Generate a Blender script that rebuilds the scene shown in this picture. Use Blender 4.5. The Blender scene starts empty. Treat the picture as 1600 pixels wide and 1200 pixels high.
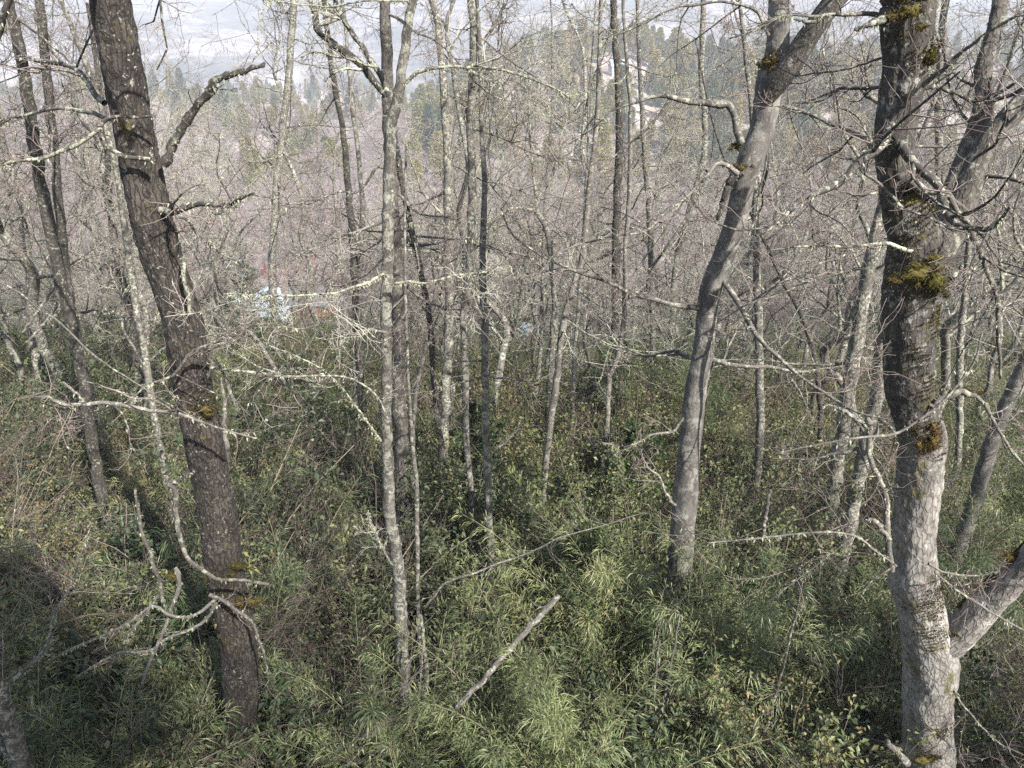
import bpy, math, random
import numpy as np
from mathutils import Vector, noise, Matrix

S = bpy.context.scene
COL = S.collection
rng = np.random.default_rng(7)
random.seed(7)
R = math.radians

# ------------------------------------------------------------------ camera, sky, sun
CAMZ, PITCH, F = 10.5, 24.0, 1142.0
cam = bpy.data.cameras.new('camera'); camo = bpy.data.objects.new('camera', cam); COL.objects.link(camo)
camo.location = (0, 0, CAMZ); camo.rotation_euler = (R(90 - PITCH), 0, 0)
cam.sensor_width = 36; cam.lens = 36 * F / 1600; cam.clip_start = 0.1; cam.clip_end = 20000
S.camera = camo
W = bpy.data.worlds.new("World"); S.world = W; W.use_nodes = True
nt = W.node_tree; bg = nt.nodes['Background']
sky = nt.nodes.new('ShaderNodeTexSky'); sky.sky_type = 'NISHITA'; sky.sun_disc = False
SUN_EL, SUN_AZ = 42.0, 143.0      # azimuth clockwise from +Y (the view direction): the sun stands behind, to the right
sky.sun_elevation = R(SUN_EL); sky.sun_rotation = R(SUN_AZ); sky.air_density = 1.0; sky.dust_density = 1.5
nt.links.new(sky.outputs[0], bg.inputs[0]); bg.inputs[1].default_value = 0.085
sl = bpy.data.lights.new('sun', 'SUN'); so = bpy.data.objects.new('sun', sl); COL.objects.link(so)
sl.energy = 5.0; sl.angle = R(0.55); sl.color = (1.0, 0.95, 0.87)
sd = Vector((math.sin(R(SUN_AZ)) * math.cos(R(SUN_EL)), math.cos(R(SUN_AZ)) * math.cos(R(SUN_EL)), math.sin(R(SUN_EL))))
so.rotation_euler = sd.to_track_quat('Z', 'Y').to_euler(); so.location = (0, 0, 60)
S.view_settings.view_transform = 'Standard'; S.view_settings.look = 'None'
S.view_settings.exposure = 1.4; S.view_settings.gamma = 1
S.cycles.use_denoising = False; S.cycles.max_bounces = 6; S.cycles.diffuse_bounces = 3
S.cycles.transparent_max_bounces = 4; S.cycles.volume_bounces = 0; S.cycles.caustics_reflective = False

# ------------------------------------------------------------------ pixels of the photograph to points, ground height
cp, sp = math.cos(R(PITCH)), math.sin(R(PITCH))
def ray(px, py):
    u, v = (px - 800) / F, (600 - py) / F
    return np.array([u, cp + v * sp, -sp + v * cp])
def P(px, py, y):
    d = ray(px, py); t = y / d[1]
    return np.array([0, 0, CAMZ]) + d * t
def depth(px, py, y): return y / ray(px, py)[1]
def proj(p):
    x, y, z = p[0], p[1], p[2] - CAMZ
    d = y * cp - z * sp
    if d < .1: return (-9999, -9999, d)
    return (800 + F * x / d, 600 - F * (y * sp + z * cp) / d, d)
GY = [-60, -20, 0, 10, 20, 40, 60, 80, 110, 140, 220, 310, 345, 430, 620, 740, 950, 1400]
GZ = [-5, -8.5, -10.3, -10.9, -12.8, -19.3, -26, -32.5, -41, -47, -57, -61, -59, -40, -6, -8, -50, -60]
GL = [-5, -8.5, -10.3, -10.9, -12.8, -19.3, -26, -32.5, -41, -47, -57, -62, -64, -62, -44, -46, -58, -60]
def ss(a, b, x):
    t = np.clip((x - a) / (b - a), 0, 1); return t * t * (3 - 2 * t)
def G(x, y):
    x = np.asarray(x, float); y = np.asarray(y, float)
    k = ss(-140, 10, x - 0.02 * y)
    z = CAMZ + np.interp(y, GY, GZ) * k + np.interp(y, GY, GL) * (1 - k)
    amp = np.clip((y - 5) / 120, 0.12, 1)
    z = z + amp * (1.6 * np.sin(x / 17 + 1.3) * np.cos(y / 23) + 0.9 * np.sin(x / 7.1 + y / 9.3))
    z = z + np.clip((y - 350) / 200, 0, 1) * (7 * np.sin(x / 61 + .5) + 5 * np.sin(x / 33 - y / 47))
    z = z + np.clip(-x, 0, 40) * 0.035 * (1 - ss(40, 90, y))
    return z
def hit(px, py, far=1300):
    d = ray(px, py)
    ys = np.linspace(5, far, 4000); t = ys / d[1]
    dz = CAMZ + d[2] * t - G(d[0] * t, ys)
    i = int(np.argmax(dz < 0))
    return np.array([d[0] * t[i], ys[i], float(G(d[0] * t[i], ys[i]))])

# ------------------------------------------------------------------ node helpers and materials
def mat(name):
    m = bpy.data.materials.new(name); m.use_nodes = True
    return m, m.node_tree, m.node_tree.nodes['Principled BSDF']
def N(t, typ, **kw):
    n = t.nodes.new(typ)
    for k, v in kw.items(): setattr(n, k, v)
    return n
def ramp(t, src, stops):
    r = N(t, 'ShaderNodeValToRGB'); e = r.color_ramp.elements
    while len(e) < len(stops): e.new(.5)
    for i, (p, c) in enumerate(stops):
        e[i].position = p
        e[i].color = (*c, 1) if not isinstance(c, (int, float)) else (c, c, c, 1)
    t.links.new(src, r.inputs[0]); return r.outputs[0]
def mixc(t, fac, a, b):
    m = N(t, 'ShaderNodeMix', data_type='RGBA')
    for sock, v in ((m.inputs[0], fac), (m.inputs[6], a), (m.inputs[7], b)):
        if hasattr(v, 'is_output'): t.links.new(v, sock)
        else: sock.default_value = (*v, 1) if isinstance(v, tuple) else v
    return m.outputs[2]
def math2(t, op, a, b):
    m = N(t, 'ShaderNodeMath', operation=op)
    for sock, v in zip(m.inputs, (a, b)):
        if hasattr(v, 'is_output'): t.links.new(v, sock)
        else: sock.default_value = v
    return m.outputs[0]
def noise_n(t, vec, scale, detail=4, rough=.6, sc=None):
    if sc:
        mp = N(t, 'ShaderNodeMapping'); mp.inputs['Scale'].default_value = sc; t.links.new(vec, mp.inputs[0]); vec = mp.outputs[0]
    n = N(t, 'ShaderNodeTexNoise'); n.inputs['Scale'].default_value = scale
    n.inputs['Detail'].default_value = detail; n.inputs['Roughness'].default_value = rough
    t.links.new(vec, n.inputs['Vector']); return n.outputs[0]

def bark(name, dark, mid, light, crack=.5, lich=.5, lichc=(.46, .48, .38), lscale=22, moss=.0, scale=1.0, stretch=.28, white=0.0, pat=0.0, shade_moss=None):
    m, t, b = mat(name)
    a = N(t, 'ShaderNodeAttribute', attribute_name='bk').outputs['Vector']
    n1 = noise_n(t, a, 9 * scale, 6, .65, (1, 1, .35))
    base = ramp(t, n1, [(.3, dark), (.5, mid), (.72, light)])
    big = noise_n(t, a, 2.1, 3, .6)
    base = mixc(t, ramp(t, big, [(.35, 0.0), (.7, .55)]), base, tuple(c * .62 for c in mid))
    # plates
    mp = N(t, 'ShaderNodeMapping'); mp.inputs['Scale'].default_value = (1, 1, stretch)
    warp = N(t, 'ShaderNodeVectorMath', operation='ADD')
    nz = N(t, 'ShaderNodeTexNoise'); nz.inputs['Scale'].default_value = 12; t.links.new(a, nz.inputs['Vector'])
    sc = N(t, 'ShaderNodeVectorMath', operation='SCALE'); sc.inputs['Scale'].default_value = .06
    t.links.new(nz.outputs['Color'], sc.inputs[0]); t.links.new(a, warp.inputs[0]); t.links.new(sc.outputs[0], warp.inputs[1])
    t.links.new(warp.outputs[0], mp.inputs[0])
    v = N(t, 'ShaderNodeTexVoronoi', feature='DISTANCE_TO_EDGE'); v.inputs['Scale'].default_value = 34 * scale
    t.links.new(mp.outputs[0], v.inputs['Vector'])
    ck = ramp(t, v.outputs['Distance'], [(0.0, 1.0), (.10, .35), (.2, 0.0)])
    base = mixc(t, math2(t, 'MULTIPLY', ck, crack), base, tuple(c * .35 for c in dark))
    if shade_moss:  # shade painted into the upper bark colour, together with its dark moss
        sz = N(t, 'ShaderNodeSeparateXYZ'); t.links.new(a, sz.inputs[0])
        mr = N(t, 'ShaderNodeMapRange'); mr.inputs[1].default_value = shade_moss + .6; mr.inputs[2].default_value = shade_moss - .6
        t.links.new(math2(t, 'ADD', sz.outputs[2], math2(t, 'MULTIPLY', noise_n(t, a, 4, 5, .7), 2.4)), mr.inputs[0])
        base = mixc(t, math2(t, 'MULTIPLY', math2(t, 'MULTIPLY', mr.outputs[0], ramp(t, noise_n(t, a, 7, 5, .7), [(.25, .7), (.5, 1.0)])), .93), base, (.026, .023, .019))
    # lichen crust
    ln = noise_n(t, a, lscale, 5, .7)
    lm = ramp(t, ln, [(.62 - .22 * lich, 0.0), (.68 - .22 * lich, 1.0)])
    lm2 = ramp(t, noise_n(t, a, 3.0, 2, .5), [(.35, .25), (.6, 1.0)])
    lmask = math2(t, 'MULTIPLY', math2(t, 'MULTIPLY', lm, lm2), min(1, .25 + lich))
    base = mixc(t, lmask, base, lichc)
    if white:
        wn = noise_n(t, a, 30, 3, .6)
        wl = ramp(t, noise_n(t, a, 1.6, 3, .6), [(.45, .12), (.62, 1.0)])
        base = mixc(t, math2(t, 'MULTIPLY', math2(t, 'MULTIPLY', ramp(t, wn, [(.66 - .1 * white, 0.0), (.70 - .1 * white, 1.0)]), wl), .8), base, (.45, .44, .40))
    if pat:
        wn = noise_n(t, a, 3.3, 5, .65, (1, 1, 1.3))
        base = mixc(t, math2(t, 'MULTIPLY', ramp(t, wn, [(.6 - .1 * pat, 0.0), (.66 - .1 * pat, 1.0)]), .8), base, (.55, .53, .49))
    if moss:
        mn = noise_n(t, a, 4.5, 6, .75)
        base = mixc(t, ramp(t, mn, [(.66 - .2 * moss, 0.0), (.72 - .2 * moss, .9)]), base, (.085, .075, .022))
    t.links.new(base, b.inputs['Base Color']); b.inputs['Roughness'].default_value = .9
    bp = N(t, 'ShaderNodeBump'); bp.inputs['Strength'].default_value = .6; bp.inputs['Distance'].default_value = .012
    h = math2(t, 'ADD', math2(t, 'MULTIPLY', ck, -crack), math2(t, 'ADD', n1, math2(t, 'MULTIPLY', lmask, .4)))
    t.links.new(h, bp.inputs['Height']); t.links.new(bp.outputs[0], b.inputs['Normal'])
    return m

def leafmat(name, cols, rough=.42, trans=.3, objvar=.25):
    m, t, b = mat(name)
    g = N(t, 'ShaderNodeNewGeometry'); oi = N(t, 'ShaderNodeObjectInfo')
    c = ramp(t, g.outputs['Random Per Island'], [(i / (len(cols) - 1), q) for i, q in enumerate(cols)])
    v = math2(t, 'ADD', math2(t, 'MULTIPLY', oi.outputs['Random'], objvar * 2), 1 - objvar)
    h = N(t, 'ShaderNodeHueSaturation'); t.links.new(c, h.inputs['Color']); t.links.new(v, h.inputs['Value'])
    hv = math2(t, 'ADD', math2(t, 'MULTIPLY', oi.outputs['Random'], -.045), .50); t.links.new(hv, h.inputs['Hue'])
    t.links.new(h.outputs[0], b.inputs['Base Color']); b.inputs['Roughness'].default_value = rough; b.inputs['Specular IOR Level'].default_value = .35
    tr = N(t, 'ShaderNodeBsdfTranslucent'); t.links.new(h.outputs[0], tr.inputs[0])
    mx = N(t, 'ShaderNodeMixShader'); mx.inputs[0].default_value = trans
    t.links.new(b.outputs[0], mx.inputs[1]); t.links.new(tr.outputs[0], mx.inputs[2])
    t.links.new(mx.outputs[0], t.nodes['Material Output'].inputs[0])
    return m
def flat(name, c, rough=.8, var=.15, scale=5, metal=0):
    m, t, b = mat(name)
    o = N(t, 'ShaderNodeTexCoord').outputs['Object']
    n = noise_n(t, o, scale, 5, .6)
    t.links.new(ramp(t, n, [(.3, tuple(x * (1 - var) for x in c)), (.7, tuple(min(1, x * (1 + var)) for x in c))]), b.inputs['Base Color'])
    b.inputs['Roughness'].default_value = rough; b.inputs['Metallic'].default_value = metal
    return m

M = {}
M['bark_brown'] = bark('bark_brown', (.014, .011, .009), (.046, .037, .031), (.10, .083, .071), crack=1.0, lich=.2, lichc=(.26, .26, .21), lscale=26, moss=.3, white=.35, stretch=.2, scale=.8)
M['bark_grey'] = bark('bark_grey', (.10, .09, .08), (.28, .26, .24), (.44, .42, .39), crack=.6, lich=.3, lichc=(.42, .42, .37), lscale=11, moss=.5, scale=.7, white=.1, pat=.0, shade_moss=24.4)  # upper trunk darkened in the colour: painted shade plus dark moss
M['bark_limb'] = bark('bark_limb', (.035, .03, .026), (.095, .085, .075), (.18, .165, .148), crack=.6, lich=.35, lichc=(.33, .34, .27), lscale=10, moss=.2, scale=.9)
M['bark_pale'] = bark('bark_pale', (.10, .09, .08), (.27, .25, .23), (.42, .40, .37), crack=.65, lich=.3, lichc=(.42, .42, .37), lscale=11, moss=.45, scale=.7, white=.1, pat=.1)
M['bark_smooth'] = bark('bark_smooth', (.055, .05, .046), (.125, .115, .105), (.2, .187, .172), crack=.3, lich=.5, lichc=(.26, .255, .225), lscale=6, moss=.15, white=.12)
M['bark_lichen'] = bark('bark_lichen', (.045, .04, .034), (.115, .105, .092), (.21, .20, .175), crack=.5, lich=.6, lichc=(.33, .335, .275), lscale=13, white=.3)
M['bark_dark'] = bark('bark_dark', (.018, .016, .014), (.05, .043, .037), (.11, .098, .085), crack=.6, lich=.35, lichc=(.36, .38, .29), lscale=20, moss=.2)
M['bark_mid'] = bark('bark_mid', (.05, .043, .037), (.13, .115, .1), (.23, .21, .19), crack=.4, lich=.6, lichc=(.42, .44, .35), lscale=18, moss=.15)
M['dead_wood'] = bark('dead_wood', (.06, .052, .045), (.155, .14, .124), (.27, .25, .225), crack=.3, lich=.35, lichc=(.55, .57, .45), lscale=18, stretch=.08)
M['branch'] = bark('branch', (.035, .03, .027), (.095, .085, .077), (.18, .165, .15), crack=.1, lich=.5, lichc=(.36, .37, .29), lscale=14)
M['branch_dark'] = bark('branch_dark', (.02, .017, .016), (.06, .052, .047), (.13, .115, .105), crack=.1, lich=.45, lichc=(.45, .47, .37), lscale=16)
M['branch_lichen'] = bark('branch_lichen', (.04, .036, .03), (.11, .10, .085), (.22, .21, .175), crack=.1, lich=.75, lichc=(.38, .40, .30), lscale=16)
def twigmat(name, a, b_):
    m, t, b = mat(name)
    g = N(t, 'ShaderNodeNewGeometry')
    t.links.new(ramp(t, g.outputs['Random Per Island'], [(0, a), (1, b_)]), b.inputs['Base Color']); b.inputs['Roughness'].default_value = .7
    return m
M['twig'] = twigmat('twig', (.07, .048, .044), (.28, .225, .205))
M['twig_red'] = twigmat('twig_red', (.05, .036, .032), (.17, .135, .12))
M['twig_pale'] = twigmat('twig_pale', (.16, .14, .125), (.46, .44, .38))
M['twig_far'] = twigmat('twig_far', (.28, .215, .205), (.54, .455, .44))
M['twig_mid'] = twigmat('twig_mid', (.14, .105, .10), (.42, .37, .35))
M['branch_mid'] = bark('branch_mid', (.06, .052, .047), (.15, .13, .12), (.26, .235, .22), crack=.1, lich=.4, lichc=(.42, .42, .36), lscale=16)
M['lichen'] = leafmat('lichen', [(.24, .26, .18), (.36, .385, .28), (.48, .50, .38)], .9, .3, .1)
M['moss'] = leafmat('moss', [(.022, .021, .008), (.062, .056, .014), (.12, .11, .024), (.05, .036, .014)], .9, .2, .1)
M['leaf'] = leafmat('leaf', [(.028, .05, .024), (.052, .083, .034), (.088, .122, .048), (.125, .152, .062), (.165, .182, .08), (.085, .125, .05), (.07, .11, .045)], .52, .2)
M['leaf_dark'] = leafmat('leaf_dark', [(.016, .032, .018), (.032, .054, .028), (.055, .08, .04), (.095, .115, .06)], .5, .18)
M['leaf_yellow'] = leafmat('leaf_yellow', [(.07, .09, .036), (.125, .145, .055), (.20, .205, .08), (.20, .14, .07), (.10, .13, .05)], .4, .3)
M['bamboo'] = leafmat('bamboo', [(.042, .08, .036), (.075, .122, .05), (.115, .165, .075), (.17, .21, .105), (.27, .27, .16)], .38, .32, .3)
M['bamboo_pale'] = leafmat('bamboo_pale', [(.11, .165, .07), (.18, .24, .10), (.26, .31, .15), (.36, .37, .21)], .4, .35, .2)
M['culm'] = flat('culm', (.16, .15, .085), .5, .3)
M['stem'] = twigmat('stem', (.05, .04, .028), (.20, .17, .12))
M['needle'] = leafmat('needle', [(.03, .058, .026), (.055, .09, .036), (.085, .125, .05)], .45, .25, .15)
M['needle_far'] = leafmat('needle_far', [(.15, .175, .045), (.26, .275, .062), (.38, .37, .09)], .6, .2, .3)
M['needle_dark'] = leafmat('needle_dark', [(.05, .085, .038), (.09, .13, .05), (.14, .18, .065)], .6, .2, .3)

m, t, b = mat('soil')
o = N(t, 'ShaderNodeTexCoord').outputs['Object']
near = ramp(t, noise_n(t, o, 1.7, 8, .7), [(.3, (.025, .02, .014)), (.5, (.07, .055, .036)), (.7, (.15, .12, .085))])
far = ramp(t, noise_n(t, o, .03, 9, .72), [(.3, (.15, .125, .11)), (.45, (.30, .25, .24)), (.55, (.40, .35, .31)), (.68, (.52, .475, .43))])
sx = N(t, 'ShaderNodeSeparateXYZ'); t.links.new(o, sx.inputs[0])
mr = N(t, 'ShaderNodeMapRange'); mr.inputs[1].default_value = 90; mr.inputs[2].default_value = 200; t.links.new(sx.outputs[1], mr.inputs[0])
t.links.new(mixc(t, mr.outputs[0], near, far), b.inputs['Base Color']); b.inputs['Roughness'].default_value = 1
bp = N(t, 'ShaderNodeBump'); bp.inputs['Distance'].default_value = .1; t.links.new(noise_n(t, o, 4, 6, .7), bp.inputs['Height']); t.links.new(bp.outputs[0], b.inputs['Normal'])
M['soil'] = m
m, t, b = mat('mountain_slope')
o = N(t, 'ShaderNodeTexCoord').outputs['Object']
c = ramp(t, noise_n(t, o, .0042, 10, .68, (1, .5, 2.2)), [(.36, (.04, .06, .05)), (.45, (.09, .10, .085)), (.52, (.24, .21, .21)), (.62, (.55, .53, .52))])
fine = ramp(t, noise_n(t, o, .05, 6, .7), [(.35, .55), (.7, 1.25)])
mm = N(t, 'ShaderNodeMix', data_type='RGBA', blend_type='MULTIPLY'); mm.inputs[0].default_value = 1
t.links.new(c, mm.inputs[6]); t.links.new(fine, mm.inputs[7]); t.links.new(mm.outputs[2], b.inputs['Base Color']); b.inputs['Roughness'].default_value = 1
M['mountain'] = m

# ------------------------------------------------------------------ mesh building
class MB:
    def __init__(s): s.v = []; s.bk = []; s.f = []; s.n = 0; s.sm = []
    def add(s, v, f, bk=None, smooth=True):
        v = np.asarray(v, np.float32).reshape(-1, 3); f = np.asarray(f, np.int64)
        s.v.append(v); s.bk.append(v if bk is None else np.asarray(bk, np.float32).reshape(-1, 3))
        if f.shape[1] == 3: f = np.concatenate([f, -np.ones((len(f), 1), np.int64) - s.n], 1)
        s.f.append(f + s.n); s.sm.append(np.full(len(f), smooth)); s.n += len(v)
    def tubes(s, Pp, Rr, k=3, s0=None, smooth=True):
        Pp = np.asarray(Pp, float); Rr = np.asarray(Rr, float)
        if Pp.ndim == 2: Pp = Pp[None]; Rr = Rr[None]
        m_, n = Pp.shape[:2]
        if not m_: return
        T = np.gradient(Pp, axis=1); T /= np.linalg.norm(T, axis=2, keepdims=True) + 1e-9
        mean = Pp[:, -1] - Pp[:, 0]; mean /= np.linalg.norm(mean, axis=1, keepdims=True) + 1e-9
        ref = np.where(np.abs(mean[:, 2:3]) > .75, np.array([[1., .1, 0]]), np.array([[0, .1, 1.]]))[:, None]
        U = np.cross(T, ref); U /= np.linalg.norm(U, axis=2, keepdims=True) + 1e-9
        V = np.cross(T, U)
        a = np.arange(k) / k * 2 * np.pi
        ca, sa = np.cos(a), np.sin(a)
        off = U[:, :, None] * ca[:, None] + V[:, :, None] * sa[:, None]
        v = Pp[:, :, None] + off * Rr[:, :, None, None]
        L = np.concatenate([np.zeros((m_, 1)), np.cumsum(np.linalg.norm(np.diff(Pp, axis=1), axis=2), 1)], 1)
        if m_ > 1 or s0 is None: L = L + rng.random((m_, 1)) * 9
        bk = np.stack([np.broadcast_to(ca * Rr[:, :, None], v.shape[:3]), np.broadcast_to(sa * Rr[:, :, None], v.shape[:3]), np.broadcast_to(L[:, :, None], v.shape[:3])], 3)
        i = np.arange(n - 1)[:, None]; j = np.arange(k)[None]; j2 = (j + 1) % k
        q = np.stack([i * k + j, (i + 1) * k + j, (i + 1) * k + j2, i * k + j2], 2).reshape(-1, 4)
        f = (q[None] + (np.arange(m_) * n * k)[:, None, None]).reshape(-1, 4)
        s.add(v, f, bk, smooth)
    def leaves(s, C, D, L, Wd, up=None, droop=.15):
        C = np.asarray(C, float); D = np.asarray(D, float); m_ = len(C)
        if not m_: return
        D = D / (np.linalg.norm(D, axis=1, keepdims=True) + 1e-9)
        r = rng.normal(size=(m_, 3)) * .6 + (np.array([0, 0, 1.]) if up is None else up)
        Sd = np.cross(D, r); Sd /= np.linalg.norm(Sd, axis=1, keepdims=True) + 1e-9
        L = np.broadcast_to(L, (m_,))[:, None]; Wd = np.broadcast_to(Wd, (m_,))[:, None]
        mid = C + D * L * .45; tip = C + D * L - np.array([0, 0, 1.]) * L * droop
        v = np.stack([C, mid + Sd * Wd / 2, tip, mid - Sd * Wd / 2], 1)
        s.add(v, np.arange(m_ * 4).reshape(-1, 4), None, False)
    def tris(s):
        return sum(int((f[:, 3] >= 0).sum() * 2 + (f[:, 3] < 0).sum()) for f in s.f)
    def mesh(s, name, material):
        me = bpy.data.meshes.new(name)
        v = np.concatenate(s.v); f = np.concatenate(s.f); sm = np.concatenate(s.sm)
        tri = f[:, 3] < 0
        cnt = np.where(tri, 3, 4).astype(np.int32)
        flatf = f.reshape(-1)[np.stack([np.ones(len(f), bool)] * 3 + [~tri], 1).reshape(-1)].astype(np.int32)
        me.vertices.add(len(v)); me.vertices.foreach_set('co', v.reshape(-1))
        me.loops.add(len(flatf)); me.loops.foreach_set('vertex_index', flatf)
        me.polygons.add(len(f)); me.polygons.foreach_set('loop_start', np.concatenate([[0], np.cumsum(cnt)[:-1]]).astype(np.int32))
        me.polygons.foreach_set('loop_total', cnt); me.polygons.foreach_set('use_smooth', sm)
        at = me.attributes.new('bk', 'FLOAT_VECTOR', 'POINT'); at.data.foreach_set('vector', np.concatenate(s.bk).astype(np.float32).reshape(-1))
        me.materials.append(material); me.update(calc_edges=True)
        TRI[0] += s.tris()
        return me
    def build(s, name, material, parent=None, kind=None):
        if not s.v: return None
        o = bpy.data.objects.new(name, s.mesh(name, material)); COL.objects.link(o)
        if parent:
            o.parent = parent
            if parent.type == 'EMPTY' : o.location = -Vector(parent.location) if parent.get('_abs') else (0, 0, 0)
        if kind: o['kind'] = kind
        return o
TRI = [0]
def thing(name, label, cat, loc=(0, 0, 0), group=None, absolute=True):
    e = bpy.data.objects.new(name, None); COL.objects.link(e); e.location = [float(q) for q in loc]; e.empty_display_size = .2
    e['label'] = label; e['category'] = cat
    if group: e['group'] = group
    if absolute: e['_abs'] = 1
    return e
def tag(o, label, cat, group=None):
    o['label'] = label; o['category'] = cat
    if group: o['group'] = group
def resample(pts, n):
    """smooth curve through control rows (any columns), n samples"""
    p = np.asarray(pts, float)
    if len(p) < 3:
        tt = np.linspace(0, 1, n)[:, None]; return p[0] * (1 - tt) + p[-1] * tt
    q = np.vstack([2 * p[0] - p[1], p, 2 * p[-1] - p[-2]])
    seg = np.linalg.norm(np.diff(p[:, :3], axis=0), axis=1); cum = np.concatenate([[0], np.cumsum(seg)])
    s_ = np.linspace(0, cum[-1] * .99999, n); i = np.clip(np.searchsorted(cum, s_, 'right') - 1, 0, len(seg) - 1)
    u = ((s_ - cum[i]) / (seg[i] + 1e-9))[:, None]
    a, b_, c_, d = q[i], q[i + 1], q[i + 2], q[i + 3]
    return .5 * (2 * b_ + (c_ - a) * u + (2 * a - 5 * b_ + 4 * c_ - d) * u ** 2 + (3 * b_ - a - 3 * c_ + d) * u ** 3)
def rows(tr, h, h2=None):
    """traced (px, py, width_px[, y]) rows to world x, y, z, radius"""
    out = []
    for i, q in enumerate(tr):
        y = q[3] if len(q) > 3 else (h if h2 is None else h + (h2 - h) * i / (len(tr) - 1))
        out.append([*P(q[0], q[1], y), depth(q[0], q[1], y) * q[2] / F / 2])
    return np.array(out)

def children(Pp, Rr, k, tr=(.15, 1), ang=(35, 75), length=(.3, .6), n=4, wig=.25, up=.1, rr=.55, rend=.3, rmax=9, absl=False, flatz=1.0):
    """k branches on every parent polyline, all at once"""
    m_, n0 = Pp.shape[:2]
    if m_ == 0 or k == 0: return np.zeros((0, n, 3)), np.zeros((0, n))
    idx = np.repeat(np.arange(m_), k)
    tt = (tr[0] + (tr[1] - tr[0]) * rng.random(len(idx))) * (n0 - 1.001)
    i = tt.astype(int); u = (tt - i)[:, None]
    p = Pp[idx, i] * (1 - u) + Pp[idx, i + 1] * u
    r = Rr[idx, i] * (1 - u[:, 0]) + Rr[idx, i + 1] * u[:, 0]
    T = Pp[idx, i + 1] - Pp[idx, i]; T /= np.linalg.norm(T, axis=1, keepdims=True) + 1e-9
    q = rng.normal(size=p.shape) * np.array([1, 1, flatz]); q -= (q * T).sum(1, keepdims=True) * T; q /= np.linalg.norm(q, axis=1, keepdims=True) + 1e-9
    a = np.radians(ang[0] + (ang[1] - ang[0]) * rng.random(len(idx)))[:, None]
    d = T * np.cos(a) + q * np.sin(a)
    if absl: L = length[0] + (length[1] - length[0]) * rng.random(len(idx))
    else:
        PL = np.linalg.norm(np.diff(Pp, axis=1), axis=2).sum(1)[idx]
        L = PL * (length[0] + (length[1] - length[0]) * rng.random(len(idx))) * (1.15 - .5 * tt / (n0 - 1))
    out = [p]; st = (L / (n - 1))[:, None]
    for j in range(n - 1):
        d = d + rng.normal(size=d.shape) * wig + np.array([0, 0, up]); d /= np.linalg.norm(d, axis=1, keepdims=True)
        p = p + d * st; out.append(p)
    r0 = np.minimum(r * rr, rmax)[:, None]
    return np.stack(out, 1), r0 * np.linspace(1, rend, n)[None]

def tufts(mb, Pp, Rr, dens, size=(.02, .05), per=5, hang=.8):
    """lichen tufts: little strands along branches"""
    if len(Pp) == 0: return
    Ls = np.linalg.norm(np.diff(Pp, axis=1), axis=2).sum(1)
    w = Ls / Ls.sum(); nt_ = int(Ls.sum() * dens)
    idx = rng.choice(len(Pp), nt_, p=w); n0 = Pp.shape[1]
    tt = rng.random(nt_) * (n0 - 1.001); i = tt.astype(int); u = (tt - i)[:, None]
    p = Pp[idx, i] * (1 - u) + Pp[idx, i + 1] * u; r = (Rr[idx, i])[:, None]
    p = np.repeat(p, per, 0); r = np.repeat(r, per, 0)
    d = rng.normal(size=p.shape); d /= np.linalg.norm(d, axis=1, keepdims=True)
    d2 = d + np.array([0, 0, -hang])
    L = size[0] + (size[1] - size[0]) * rng.random(len(p)) ** 2
    mb.leaves(p + d * r * .8 + rng.normal(size=p.shape) * .008, d2, L, L * .3 + .003, droop=.2)

# ------------------------------------------------------------------ ground, mountain, haze
def sheet(name, ys, xw, fz, material):
    nx = 150; us = np.linspace(-1, 1, nx)
    Y = np.repeat(ys, nx); X = np.tile(us, len(ys)) * np.repeat(xw(ys), nx)
    Z = fz(X, Y); mb = MB()
    i = np.arange(len(ys) - 1)[:, None]; j = np.arange(nx - 1)[None]
    f = np.stack([i * nx + j, i * nx + j + 1, (i + 1) * nx + j + 1, (i + 1) * nx + j], 2).reshape(-1, 4)
    mb.add(np.stack([X, Y, Z], 1), f); o = mb.build(name, material, kind='structure'); return o
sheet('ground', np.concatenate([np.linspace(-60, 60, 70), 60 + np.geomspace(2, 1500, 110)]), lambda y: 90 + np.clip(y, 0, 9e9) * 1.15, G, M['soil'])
def Mz(x, y):
    base = G(x, np.full_like(x, 1500.)) - 3
    out = np.zeros_like(x)
    for i in range(len(x)):
        v = Vector((x[i] / 900, y[i] / 900, 2.2))
        out[i] = noise.fractal(v, .9, 2.1, 6)
    k = np.clip((y - 1450) / 2600, 0, 1.3)
    return base + 330 * (1 - np.exp(-k * 2.2)) + out * 75 * ss(1450, 2400, y)
sheet('mountain', np.linspace(1450, 4800, 90), lambda y: 60 + y * 1.0, Mz, M['mountain'])
hz = MB()
hx = 6000; z0, z1 = -90, 320
v = np.array([(x, y, z) for z in (z0, z1) for y in (-120, 4900) for x in (-hx, hx)], float)
hz.add(v, [[0, 2, 3, 1], [4, 5, 7, 6], [0, 1, 5, 4], [2, 6, 7, 3], [0, 4, 6, 2], [1, 3, 7, 5]], smooth=False)
m, t, b = mat('haze'); t.nodes.remove(b)
pv = N(t, 'ShaderNodeVolumePrincipled'); pv.inputs['Color'].default_value = (.84, .89, 1, 1); pv.inputs['Density'].default_value = .00054; pv.inputs['Anisotropy'].default_value = 0.0
t.links.new(pv.outputs[0], t.nodes['Material Output'].inputs['Volume'])
HAZE = True
if HAZE: hz.build('haze', m, kind='stuff')

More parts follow.
